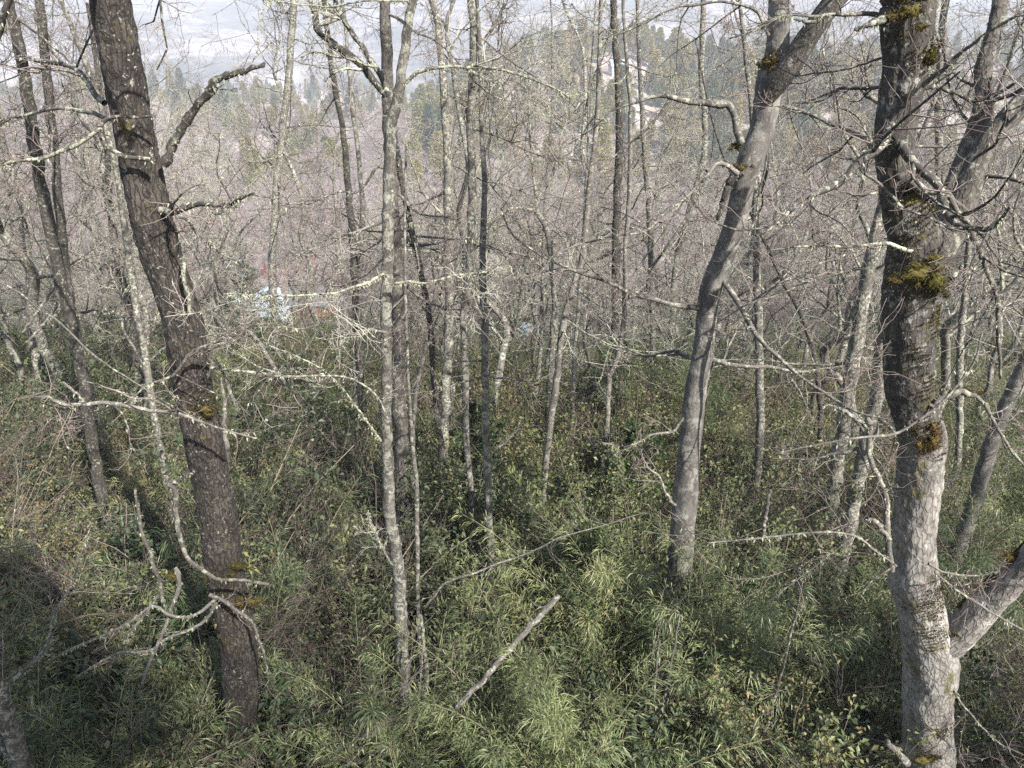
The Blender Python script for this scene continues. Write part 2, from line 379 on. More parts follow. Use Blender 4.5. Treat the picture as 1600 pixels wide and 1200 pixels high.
# ------------------------------------------------------------------ placing labels: which landmark is nearest in the picture
LM = [(120, 590, 'the dark leaning edge trunk'), (262, 420, 'the brown trunk, high up'), (310, 660, 'the big brown trunk'), (375, 1080, 'the brown trunk foot'),
      (605, 500, 'the slim lichen-speckled trunk'), (625, 900, 'the slim trunk, low down'), (606, 250, 'the slim trunk, high up'), (760, 720, 'the thin straight grey trunk'), (755, 420, 'the straight trunk, high up'),
      (690, 620, 'the dark broken snag'), (860, 640, 'the pale leaning stem'), (915, 380, 'the leaning stem, high up'), (945, 640, 'the thin forked stem'), (1070, 790, 'the curved trunk foot'), (1110, 460, 'the curved grey trunk'),
      (1175, 230, 'the curved trunk, high up'), (1185, 640, 'the bearded pale stem'), (1330, 640, 'the two leaning trunks'), (1440, 1100, 'the massive trunk foot'), (1430, 760, 'the massive mossy trunk'), (1420, 440, 'the biggest moss cushion'),
      (1405, 180, 'the massive trunk, high up'), (1560, 680, 'the leaning right-edge trunk'), (790, 1030, 'the grey fallen pole'), (850, 860, 'the thin fallen bough'), (15, 1130, 'the crooked corner trunk'), (400, 480, 'the pale blue roof'), (492, 480, 'the orange timber house'),
      (1200, 800, 'the short bleached snag'), (1230, 1030, 'the dark dead stem'), (1570, 930, 'the low mossy fork'), (180, 1000, 'the dead bough cluster'), (192, 450, 'the white upright panel'), (1045, 1060, 'the three pale poles'), (350, 120, 'the black broken limb'), (1560, 1120, 'the bottom right corner'), (1200, 1180, 'the lower edge, right'), (560, 1150, 'the lower edge, left'), (40, 480, 'the pale left-edge trunk'), (40, 690, 'the left edge, middle'), (90, 860, 'the left edge, lower'), (200, 790, 'the dead stub, left'), (640, 80, 'the slim trunk, topmost'), (960, 130, 'the white ridge house'), (1560, 260, 'the upper right fork'), (1250, 180, 'the open hill gap'), (850, 240, 'the central hill gap'), (480, 200, 'the upper left gap')]
def where(p):
    x, y, d = proj(p)
    best = min(LM, key=lambda q: (q[0] - x) ** 2 + (q[1] - y) ** 2)
    dx, dy = x - best[0], y - best[1]; a = math.degrees(math.atan2(-dy, dx)) % 360
    s_ = ['right of', 'above-right of', 'above', 'above-left of', 'left of', 'below-left of', 'below', 'below-right of'][int((a + 22.5) // 45) % 8]
    dist = math.hypot(dx, dy)
    return ('close ' if dist < 70 else 'some way ' if dist > 140 else '') + s_ + ' ' + best[2]
def size_word(sc_, lo, hi): return 'low ' if sc_ < lo else 'tall ' if sc_ > hi else ''
def untwin():
    """labels that still agree: say which of two or three by their place"""
    by = {}
    for o in bpy.data.objects:
        if o.parent is None and 'label' in o: by.setdefault(o['label'], []).append(o)
    for lab, os_ in by.items():
        n = len(os_)
        if n < 2 or n > 9: continue
        ps = [(proj(o.location), o) for o in os_]
        ax = 0 if max(q[0][0] for q in ps) - min(q[0][0] for q in ps) > .6 * (max(q[0][1] for q in ps) - min(q[0][1] for q in ps)) else 1
        ps.sort(key=lambda q: q[0][ax])
        if n == 2: wd = ['left one, ', 'right one, '] if ax == 0 else ['upper one, ', 'lower one, ']
        elif n == 3: wd = ['left one, ', 'middle one, ', 'right one, '] if ax == 0 else ['upper one, ', 'middle one, ', 'lower one, ']
        else: wd = [('first', 'second', 'third', 'fourth', 'fifth', 'sixth', 'seventh', 'eighth', 'ninth')[i] + (' from left, ' if ax == 0 else ' from top, ') for i in range(n)]
        for w_, (_, o) in zip(wd, ps):
            l2 = w_ + lab
            if len(l2.replace('-', ' ').split()) <= 17: o['label'] = l2

# ------------------------------------------------------------------ traced trees
ALLB = []
def finish_crown(root, seeds, twigmat_, lich, k2=5, k3=5, k4=4, l2=(.35, .6), seedr=.02, lichd=8, branchmat='branch', up=.06):
    """from seed branches (array) grow smaller ones; returns after building twigs and lichen parts"""
    Pp, Rr = seeds
    if len(Pp) == 0: return
    c2 = children(Pp, Rr, k2, (.15, 1), (35, 80), l2, 6, .22, up, .6, .35, .02)
    c3 = children(*c2, k3, (.1, 1), (30, 75), (.35, .7), 5, .25, up * .6, .6, .4, .008)
    c4 = children(*c3, k4, (.1, 1), (25, 65), (.4, .8), 4, .22, .02, .65, .5, .0035)
    c2 = (c2[0], np.maximum(c2[1], .004)); c3 = (c3[0], np.maximum(c3[1], .003)); c4 = (c4[0], np.maximum(c4[1], .0022))
    mb = MB(); mb.tubes(*c2, 4); mb.build('branchlets', M[branchmat], root, 'stuff')
    mb = MB(); mb.tubes(*c3, 3); mb.tubes(*c4, 3); mb.build('twigs', M[twigmat_], root, 'stuff')
    if lich:
        mb = MB(); tufts(mb, Pp, Rr, lichd * 3 * lich, (.015, .05), 5); tufts(mb, *c2, lichd * lich, (.012, .04), 4); tufts(mb, *c3, lichd * .35 * lich, (.01, .03), 3)
        mb.build('lichen', M['lichen'], root, 'stuff')

def hero_surface(path, k, rings, bump, seed, burls=()):
    """detailed trunk: plates and ridges are real relief"""
    p = resample(path, rings); C, r = p[:, :3], p[:, 3] * .85
    T = np.gradient(C, axis=0); T /= np.linalg.norm(T, axis=1, keepdims=True)
    U = np.cross(T, [0, 1., .05]); U /= np.linalg.norm(U, axis=1, keepdims=True); V = np.cross(T, U)
    L = np.concatenate([[0], np.cumsum(np.linalg.norm(np.diff(C, axis=0), axis=1))])
    a = np.arange(k) / k * 2 * np.pi
    vv = np.zeros((rings, k, 3)); bk = np.zeros((rings, k, 3))
    for i in range(rings):
        for j in range(k):
            ca, sa = math.cos(a[j]), math.sin(a[j])
            q = Vector((ca * r[i], sa * r[i], L[i] + seed * 7))
            lump = noise.noise(Vector((ca * .8, sa * .8, q.z * 1.3))) * .10 + noise.noise(Vector((ca * 2.2, sa * 2.2, q.z * 3.5))) * .05
            d, _ = noise.voronoi(Vector((q.x * 16, q.y * 16, q.z * 5.5)))
            plate = min(.5, d[1] - d[0]) 
            rg = noise.noise(Vector((q.x * 45, q.y * 45, q.z * 14)))
            rad = r[i] * (1 + lump) + bump * (plate * 1.1 + rg * .35)
            vv[i, j] = C[i] + (U[i] * ca + V[i] * sa) * rad; bk[i, j] = q
    mb = MB()
    i = np.arange(rings - 1)[:, None]; j = np.arange(k)[None]; j2 = (j + 1) % k
    mb.add(vv, np.stack([i * k + j, (i + 1) * k + j, (i + 1) * k + j2, i * k + j2], 2).reshape(-1, 4), bk)
    return mb
def down(path, x=None, y=None):
    """carry the last traced point on down into the ground"""
    a, b_ = path[-2], path[-1]
    d = (b_ - a)[:3]; d = d / np.linalg.norm(d); d = d * .5 + np.array([0, 0, -.5]); d /= np.linalg.norm(d)
    out = [*path]; p = b_[:3].copy(); r = b_[3]
    for i in range(12):
        p = p + d * .9; d = d * .8 + np.array([0, 0, -.2]); r *= 1.03; out.append([*p, r])
        if p[2] < G(p[0], p[1]) - .4: break
    return np.array(out)
def upw(path, n, step=1.0, lean=(0, 0), shrink=.9):
    a, b_ = path[1], path[0]
    d = (b_ - a)[:3]; d /= np.linalg.norm(d); out = [*path]; p = b_[:3].copy(); r = b_[3]
    for i in range(n):
        d = d + np.array([lean[0], lean[1], .12]) + rng.normal(size=3) * .06; d /= np.linalg.norm(d); p = p + d * step; r *= shrink; out.insert(0, [*p, r])
    return np.array(out)

def branch_part(root, path, material, k=7, n=24, name='branch', knob=.12):
    p = resample(path, n); r = np.maximum(p[:, 3], .002) * (1 + rng.normal(size=n) * knob * .6) * (.7 if k < 20 else 1)
    L = np.linalg.norm(np.diff(p[:, :3], axis=0), axis=1).sum()
    if k >= 20:
        hero_surface(np.column_stack([p[:, :3], p[:, 3]]), k + 8, max(120, n * 2), .012, n).build(name, M[material], root)
        ii = np.linspace(0, n - 1, 24).round().astype(int)
        return p[ii, :3][None], p[ii, 3][None]
    knee = rng.normal(size=(n, 3)); knee[1:-1] = (knee[:-2] + knee[1:-1] + knee[2:]) / 2
    q = p[:, :3] + knee * np.minimum(.008, .22 * p[:, 3:4] + .001)
    mb = MB(); mb.tubes(np.vstack([q, q[-1:] + 1e-4]), np.concatenate([r, [1e-4]]), k); mb.build(name, M[material], root)
    ii = np.linspace(0, n - 1, 24).round().astype(int)
    return q[ii][None], r[ii][None]

def stack(seeds, n=24):
    if not seeds: return np.zeros((0, n, 3)), np.zeros((0, n))
    return np.concatenate([s_[0] for s_ in seeds]), np.concatenate([s_[1] for s_ in seeds])

def moss_clump(root, c, rad, sx=1, sz=.8, n=900):
    mb = MB(); c = np.asarray(c, float)
    th = np.linspace(0, np.pi, 8); ph = np.arange(12) / 12 * 2 * np.pi
    sph = np.array([[math.sin(a) * math.cos(b_), math.sin(a) * math.sin(b_), math.cos(a)] for a in th for b_ in ph])
    i = np.arange(7)[:, None]; j = np.arange(12)[None]; j2 = (j + 1) % 12
    fc = np.stack([i * 12 + j, (i + 1) * 12 + j, (i + 1) * 12 + j2, i * 12 + j2], 2).reshape(-1, 4)
    nc = 9
    for q in range(nc):
        w = 1.0 if q == 0 else .3 + .35 * rng.random()
        off = np.array([rng.normal() * sx * .8, rng.normal() * .1 + .2, rng.normal() * sz * .8]) * rad * (q > 0)
        s3 = np.array([rad * sx, rad * .55, rad * sz]) * w * .8
        ph_ = rng.random() * 6
        wv = (.8 + .2 * np.sin(sph[:, :1] * 5 + sph[:, 2:] * 4 + ph_) + .15 * np.sin(sph[:, 2:] * 9 - sph[:, :1] * 7 + ph_))
        mb.add(c + off + sph * s3 * wv, fc)
        m_ = int(n * (.35 if q == 0 else .12))
        d = rng.normal(size=(m_, 3)); d /= np.linalg.norm(d, axis=1, keepdims=True)
        wd = (.8 + .2 * np.sin(d[:, :1] * 5 + d[:, 2:] * 4 + ph_) + .15 * np.sin(d[:, 2:] * 9 - d[:, :1] * 7 + ph_))
        mb.leaves(c + off + d * s3 * wd * .97, d + rng.normal(size=d.shape) * .8, .01 + .022 * rng.random(m_), .007, up=rng.normal(size=(m_, 3)))
    m_ = n // 3; d = rng.normal(size=(m_, 3))
    mb.leaves(c + np.array([0, .02, 0]) + d * np.array([rad * sx, rad * .12, rad * sz]) * 1.1, rng.normal(size=(m_, 3)) + np.array([0, -.6, 0]), .012 + .015 * rng.random(m_), .008, up=rng.normal(size=(m_, 3)))
    return mb.build('moss', M['moss'], root, 'stuff')

def moss_mat(root, path, spots, n=60000, thr=.30):
    """thin uneven mats of moss lying on the bark round the given points"""
    p = resample(path, 400); C, r = p[:, :3], p[:, 3]
    T = np.gradient(C, axis=0); T /= np.linalg.norm(T, axis=1, keepdims=True)
    U = np.cross(T, [0, 1., .05]); U /= np.linalg.norm(U, axis=1, keepdims=True); V = np.cross(T, U)
    i = rng.integers(0, 400, n); a = rng.random(n) * 6.283
    nrm = U[i] * np.cos(a)[:, None] + V[i] * np.sin(a)[:, None]; q = C[i] + nrm * r[i][:, None] * (.90 + .06 * rng.random((n, 1))) 
    best = np.full(n, -9.)
    for (c, rad) in spots: best = np.maximum(best, 1 - np.linalg.norm(q - c, axis=1) / (rad * 2.4))
    keep = np.nonzero(best > -.15)[0]
    ok = [k_ for k_ in keep if best[k_] + noise.fractal(Vector(q[k_] * 9), .8, 2, 4) * .55 > thr]
    if not ok: return
    ok = np.array(ok); mb = MB(); m_ = len(ok)
    mb.leaves(q[ok], nrm[ok] + rng.normal(size=(m_, 3)) * .8, .010 + .016 * rng.random(m_), .011, up=rng.normal(size=(m_, 3)))
    mb.build('moss', M['moss'], root, 'stuff')
PATHS = {}
def traced_tree(name, label, cat, trunkrows, h, material, top=4, leanup=(0, 0), group=None, h2=None, k=10, n=60, limbs=(), lich=.5, nrand=6, tr=(.0, .5), lrand=(1.2, 3.0),
                twigm='twig', branchm='branch', hero=None, grow=(4, 5, 4), ground=True, randup=.05, lichd=7):
    path = rows(trunkrows, h, h2)
    vis = len(path)
    full = upw(path, top, 1.0, leanup) if top else path
    if ground: full = down(full)
    base = full[-1]
    root = thing(name, label, cat, (base[0], base[1], float(G(base[0], base[1]))), group)
    PATHS[label] = full
    if hero:
        hero_surface(full, hero[0], hero[1], hero[2], hero[3]).build('trunk', M[material], root)
    else:
        p = resample(full, n); r = p[:, 3] * (1 + .05 * rng.normal(size=n))
        q = p[:, :3] + rng.normal(size=(n, 3)) * .12 * p[:, 3:4]
        mb = MB(); mb.tubes(q, r, k); mb.build('trunk', M[material], root)
    seeds = []; spurs = []
    for L in limbs:
        opt = L[1] if isinstance(L, tuple) else {}
        tr_ = L[0] if isinstance(L, tuple) else L
        bp_ = rows(tr_, opt.get('h', h), opt.get('h2'))
        if opt.get('k', 8) >= 20 and opt.get('fork', 1): bp_[0, 1] += .1
        ext = opt.get('ext', 0)
        if ext:
            bp_ = upw(bp_[::-1], ext, .8, opt.get('lean', (0, 0)), .85)[::-1]
        s_ = branch_part(root, bp_, opt.get('m', branchm), opt.get('k', 8), opt.get('n', 24), opt.get('name', 'branch'), opt.get('knob', .1))
        if opt.get('twigs', 1): seeds.append(s_)
        elif opt.get('k', 8) < 20: spurs.append(s_)
    if spurs:
        sp_ = stack(spurs); c = children(*sp_, 5, (.1, 1), (35, 85), (.04, .22), 6, .3, .0, .45, .35, .008); c_ = children(*c, 2, (.2, 1), (30, 70), (.3, .8), 4, .3, 0, .6, .5, .004)
        mb = MB(); mb.tubes(c[0], np.maximum(c[1], .003), 4); mb.tubes(c_[0], np.maximum(c_[1], .002), 3); mb.build('spurs', M['branch'], root, 'stuff')
        mb = MB(); tufts(mb, *sp_, 16, (.012, .04), 5); mb.build('lichen', M['lichen'], root, 'stuff')
    if nrand:
        pr = resample(full, 40)
        rs = children(pr[None, :, :3], pr[None, :, 3], nrand, tr, (50, 85), lrand, 10, .16, randup, .42, .25, .06, absl=True, flatz=.5)
        for i in range(len(rs[0])):
            seeds.append(branch_part(root, np.column_stack([rs[0][i], rs[1][i]]), branchm, 6))
    finish_crown(root, stack(seeds), twigm, lich, *grow, branchmat=branchm, lichd=lichd)
    return root

# 1: the big brown trunk on the left
T1 = [(172, 0, 66), (190, 100, 68), (208, 200, 67), (228, 300, 68), (252, 400, 69), (285, 500, 66), (301, 600, 64), (321, 700, 66), (340, 800, 64), (353, 900, 64), (371, 1000, 62), (376, 1100, 58), (375, 1200, 56)]
h1 = 7.0
big = traced_tree('beech_tree', 'big dark brown trunk with white lichen flecks and dead side branches, left of centre', 'tree', T1, h1, 'bark_brown', 5, (-.05, 0),
    hero=(56, 460, .024, 1), lich=.7, nrand=8, tr=(0, .42), lrand=(1.5, 3.6), branchm='branch_dark',
    limbs=[([(236, 250, 10), (195, 245, 11), (165, 225, 11), (155, 203, 10), (166, 186, 9), (195, 182, 8), (243, 182, 5)], dict(h=6.7, twigs=0, m='branch_dark')),
           ([(158, 200, 8), (138, 214, 9), (108, 232, 9), (70, 246, 8), (30, 252, 7), (-20, 262, 6)], dict(h=6.6, m='branch_lichen')),
           ([(255, 256, 24), (266, 240, 22), (280, 210, 21), (294, 185, 20), (312, 160, 18), (335, 132, 17), (350, 120, 16), (385, 110, 13), (408, 103, 14), (414, 98, 4)], dict(h=6.9, twigs=0, m='bark_dark', n=44, knob=.25, k=14)),
           ([(215, 604, 3), (262, 590, 6), (280, 575, 8), (300, 550, 7), (330, 537, 6), (370, 518, 5), (420, 505, 4), (470, 514, 3), (520, 500, 2)], dict(h=6.6, m='branch', twigs=1)),
           ([(312, 572, 6), (350, 577, 6), (400, 582, 7), (440, 587, 6), (500, 587, 5), (550, 592, 5), (590, 620, 4), (605, 650, 3)], dict(h=7.1, m='branch_lichen')),
           ([(75, 618, 6), (95, 629, 8), (130, 632, 10), (165, 631, 10), (230, 640, 9), (285, 648, 7), (330, 665, 5), (370, 678, 4), (402, 684, 4)], dict(h=6.4, m='dead_wood', twigs=1)),
           ([(98, 598, 5), (115, 610, 6), (132, 630, 6)], dict(h=6.4, m='dead_wood', twigs=0)),
           ([(130, 595, 3), (175, 608, 4), (205, 620, 5), (240, 625, 5), (270, 642, 4)], dict(h=6.4, m='dead_wood', twigs=0)),
           ([(262, 754, 14), (272, 765, 12), (272, 790, 11), (278, 820, 11), (285, 850, 10), (294, 872, 9), (312, 888, 9), (340, 905, 8), (380, 908, 7), (420, 913, 7)], dict(h=6.3, m='branch', twigs=0)),
           ([(262, 754, 10), (276, 752, 9), (290, 743, 8), (302, 740, 6)], dict(h=6.3, m='branch_dark', twigs=0)),
           ([(275, 888, 10), (280, 900, 10), (272, 940, 9), (258, 980, 9), (242, 1015, 8), (226, 1055, 7), (221, 1072, 5)], dict(h=6.2, m='dead_wood', twigs=0)),
           ([(338, 942, 10), (325, 965, 8), (300, 982, 7), (262, 998, 7), (235, 1016, 7), (190, 1020, 7), (160, 1032, 5), (116, 1062, 3)], dict(h=6.3, m='dead_wood', twigs=0)),
           ([(335, 938, 9), (310, 958, 7), (285, 966, 7), (258, 958, 6), (240, 945, 6), (205, 970, 6), (160, 995, 5), (115, 1012, 5), (72, 1035, 3)], dict(h=6.1, m='dead_wood', twigs=0)),
           ([(247, 930, 6), (225, 962, 7), (205, 985, 6), (195, 1010, 4)], dict(h=6.1, m='dead_wood', twigs=0)),
           ([(328, 928, 9), (350, 940, 8), (385, 965, 7), (400, 990, 6), (415, 1030, 5), (419, 1062, 3)], dict(h=6.6, m='branch', twigs=0)),
           ([(212, 765, 6), (222, 830, 8), (238, 870, 8), (250, 915, 8), (255, 945, 6)], dict(h=6.4, m='branch', twigs=0)),
           ([(275, 340, 5), (292, 342, 6), (300, 350, 6), (308, 365, 5), (325, 380, 5), (345, 395, 5), (378, 412, 3)], dict(h=7.2, m='branch_dark')),
           ([(286, 402, 8), (290, 440, 9), (296, 480, 8), (298, 492, 4)], dict(h=6.75, m='branch_lichen', twigs=0)),
           ([(175, 190, 9), (140, 175, 10), (100, 168, 8), (60, 175, 7), (0, 190, 7), (-60, 200, 6)], dict(h=7.6, m='branch', h2=8.4)),
           ([(160, 160, 14), (130, 120, 12), (100, 100, 10), (60, 95, 9), (28, 88, 7)], dict(h=7.6, m='branch_dark', h2=9)),
           ])
for (px, py, rr_) in ((392, 940, .075), (375, 944, .06), (322, 640, .07), (372, 885, .05), (350, 905, .05), (268, 900, .05)):
    moss_clump(big, P(px, py, 6.8), rr_, 1.3, .7, 700)

# 2: the massive mossy trunk on the right
TR = [(1420, -20, 90), (1417, 0, 88), (1416, 40, 90), (1415, 90, 76), (1408, 150, 72), (1399, 200, 69), (1399, 240, 66), (1406, 290, 68), (1415, 330, 76), (1428, 370, 88), (1432, 410, 98), (1428, 440, 100), (1420, 480, 88), (1420, 540, 84), (1421, 600, 80),
      (1428, 640, 72), (1440, 685, 76), (1438, 730, 72), (1433, 790, 71), (1428, 850, 70), (1426, 905, 82), (1432, 930, 80), (1440, 960, 80), (1452, 1000, 88), (1455, 1045, 88), (1450, 1090, 83), (1450, 1150, 80), (1449, 1205, 84)]
hr = 6.2
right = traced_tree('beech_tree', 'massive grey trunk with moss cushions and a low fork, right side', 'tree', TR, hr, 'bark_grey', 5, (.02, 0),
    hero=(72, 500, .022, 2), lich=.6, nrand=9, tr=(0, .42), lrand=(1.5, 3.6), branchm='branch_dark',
    limbs=[([(1445, 1030, 62), (1478, 1005, 58), (1512, 975, 54), (1545, 940, 52), (1575, 912, 48), (1605, 880, 46), (1660, 820, 44), (1720, 740, 40)], dict(h=6.2, h2=5.6, m='bark_pale', k=32, n=90, knob=.03, twigs=0, name='trunk_fork')),
           ([(1440, 440, 60), (1465, 395, 52), (1490, 350, 48), (1510, 300, 46), (1530, 250, 44), (1555, 210, 42), (1585, 175, 40), (1625, 135, 38), (1700, 60, 34)], dict(h=6.6, h2=7.0, m='bark_limb', k=28, n=70, knob=.04, name='trunk_fork')),
           ([(1450, 400, 40), (1475, 340, 40), (1494, 290, 38), (1512, 240, 36), (1528, 195, 34), (1538, 150, 30), (1537, 110, 28), (1548, 70, 26), (1560, 20, 25), (1568, -40, 24)], dict(h=7.0, h2=7.8, m='bark_limb', k=26, n=70, knob=.04, name='trunk_fork')),
           ([(1420, 285, 20), (1450, 298, 18), (1475, 300, 14), (1492, 325, 13), (1512, 350, 13), (1528, 385, 12), (1545, 430, 11), (1558, 470, 10), (1560, 520, 8), (1563, 590, 6)], dict(h=6.0, m='branch', k=12, n=44, knob=.16)),
           ([(1385, 30, 26), (1370, 34, 18), (1352, 40, 12), (1336, 46, 7)], dict(h=5.9, m='branch_dark', twigs=0, knob=.2)),
           ([(1390, 22, 12), (1350, 22, 10), (1310, 24, 8), (1270, 26, 7), (1225, 24, 4), (1190, 45, 3)], dict(h=6.3, m='branch')),
           ([(1440, 135, 12), (1475, 105, 10), (1520, 68, 8), (1570, 35, 7), (1650, -10, 6)], dict(h=6.0, h2=5.4, m='branch')),
           ([(1440, 140, 10), (1470, 136, 10), (1500, 150, 9), (1530, 162, 6)], dict(h=6.3, m='branch_dark')),
           ([(1385, 135, 9), (1355, 138, 9), (1320, 137, 8), (1295, 146, 5), (1265, 158, 3)], dict(h=6.5, h2=7.3, m='branch_dark')),
           ([(1372, 158, 12), (1350, 145, 9), (1335, 130, 6), (1325, 115, 3)], dict(h=6.8, h2=7.3, m='branch')),
           ([(1385, 90, 6), (1350, 100, 5), (1300, 112, 4), (1235, 120, 2)], dict(h=6.5, h2=7, m='branch_dark')),
           ([(1390, 260, 14), (1372, 245, 16), (1355, 218, 14), (1335, 205, 12), (1300, 195, 9), (1270, 180, 8), (1222, 165, 6)], dict(h=7.0, h2=8.4, m='branch')),
           ([(1410, 325, 8), (1380, 292, 7), (1350, 270, 6), (1335, 252, 4), (1312, 240, 3)], dict(h=5.9, m='dead_wood')),
           ([(1425, 395, 10), (1380, 382, 9), (1330, 385, 7), (1260, 385, 5), (1200, 392, 3)], dict(h=6.0, m='branch_lichen')),
           ([(1395, 892, 12), (1388, 860, 13), (1385, 820, 13), (1384, 780, 13), (1372, 745, 12), (1358, 722, 11), (1356, 690, 12), (1360, 660, 12), (1355, 652, 8)], dict(h=6.0, m='dead_wood', twigs=0, k=12)),
           ([(1358, 670, 8), (1335, 652, 9), (1310, 638, 8), (1280, 630, 5)], dict(h=6.0, m='dead_wood', twigs=0)),
           ([(1390, 845, 10), (1378, 825, 12), (1368, 815, 11), (1355, 812, 6)], dict(h=5.9, m='dead_wood', twigs=0)),
           ([(1400, 885, 5), (1370, 862, 5), (1330, 835, 5), (1270, 832, 4), (1180, 842, 4), (1105, 848, 2)], dict(h=5.6, h2=5.0, m='dead_wood')),
           ([(1330, 838, 4), (1300, 865, 3), (1240, 910, 3), (1195, 945, 2)], dict(h=5.3, m='branch', twigs=0)),
           ([(1392, 888, 5), (1365, 905, 4), (1345, 928, 3)], dict(h=5.7, m='branch', twigs=0)),
           ([(1415, 1190, 18), (1402, 1175, 14), (1390, 1165, 13), (1384, 1157, 10)], dict(h=5.8, m='dead_wood', twigs=0, k=12)),
           ([(1450, 880, 5), (1480, 895, 5), (1520, 900, 4), (1560, 892, 3)], dict(h=5.6, m='dead_wood', twigs=1)),
           ([(1460, 895, 5), (1500, 925, 5), (1545, 955, 5), (1600, 985, 4)], dict(h=5.4, m='dead_wood', twigs=1)),
           ([(1490, 1080, 5), (1520, 1120, 4), (1560, 1160, 4), (1600, 1180, 3)], dict(h=5.6, m='branch', twigs=1)),
           ([(1455, 640, 16), (1475, 622, 14), (1500, 613, 14), (1525, 618, 12)], dict(h=6.0, m='branch', twigs=0)),
           ([(1525, 618, 9), (1545, 640, 8), (1565, 680, 7), (1600, 730, 6)], dict(h=6.0, m='dead_wood', twigs=1)),
           ([(1220, 708, 3), (1290, 692, 4), (1350, 682, 5), (1400, 678, 6), (1440, 655, 6), (1480, 620, 6), (1520, 570, 5), (1535, 520, 4)], dict(h=5.2, m='dead_wood', twigs=1)),
           ([(1475, 440, 14), (1492, 430, 11), (1505, 415, 7)], dict(h=6.2, m='branch', twigs=0)),
           ])
SP = [(1430, 428, .12, 1.6, .7, 5.78, 1), (1462, 440, .12, 1, .9, 5.85, 1), (1408, 438, .07, 1.2, .7, 5.8, 0), (1458, 690, .10, .9, 1.1, 5.92, 1), (1470, 705, .08, .8, 1.6, 5.9, 0), (1440, 1188, .12, 1.4, .6, 5.8, 1),
      (1422, 18, .10, 1.3, .8, 5.85, 1), (1400, 50, .12, 1, .8, 5.8, 0), (1440, 70, .10, 1, .8, 5.8, 0), (1455, 85, .06, .8, 1.2, 6.0, 1), (1440, 285, .09, 1.6, .6, 5.9, 0), (1455, 605, .07, .7, 2.2, 6.0, 0), (1505, 613, .045, 1.9, .6, 5.97, 1),
      (1530, 915, .06, 1.6, .5, 5.85, 1), (1575, 870, .07, 1.3, .7, 5.75, 1), (1455, 330, .10, 1, 1.4, 6.0, 0), (1415, 350, .10, 1.2, .7, 5.85, 0), (1430, 385, .12, 1, 1, 5.85, 0), (1478, 1145, .06, .7, 1.3, 5.95, 0), (1412, 868, .06, 1, 1, 5.85, 0), (1470, 950, .12, 1.2, .8, 5.9, 0), (1460, 1000, .10, 1, 1, 5.9, 0), (1440, 560, .07, 1, 1, 5.9, 0), (1466, 500, .08, 1, 1, 6, 0)]
for (px, py, rr_, sx_, sz_, hh, cl) in SP:
    if cl: moss_clump(right, P(px, py, hh + .05), rr_ * .85, sx_, sz_, 900)
moss_mat(right, PATHS[right['label']], [(P(px, py, hh), rr_) for (px, py, rr_, sx_, sz_, hh, cl) in SP], 150000)
moss_mat(right, rows([(1445, 1030, 62), (1478, 1005, 58), (1512, 975, 54), (1545, 940, 52), (1575, 912, 48), (1605, 880, 46), (1660, 820, 44)], 6.2, 5.7), [(P(1505, 945, 6.1), .05), (P(1545, 900, 6), .07), (P(1585, 860, 5.9), .06), (P(1490, 990, 5.9), .05)], 50000)
moss_mat(big, PATHS[big['label']], [(P(320, 640, 6.8), .12), (P(375, 900, 6.8), .10), (P(372, 945, 6.8), .12), (P(360, 1000, 6.8), .08), (P(335, 905, 6.8), .08)], 60000)

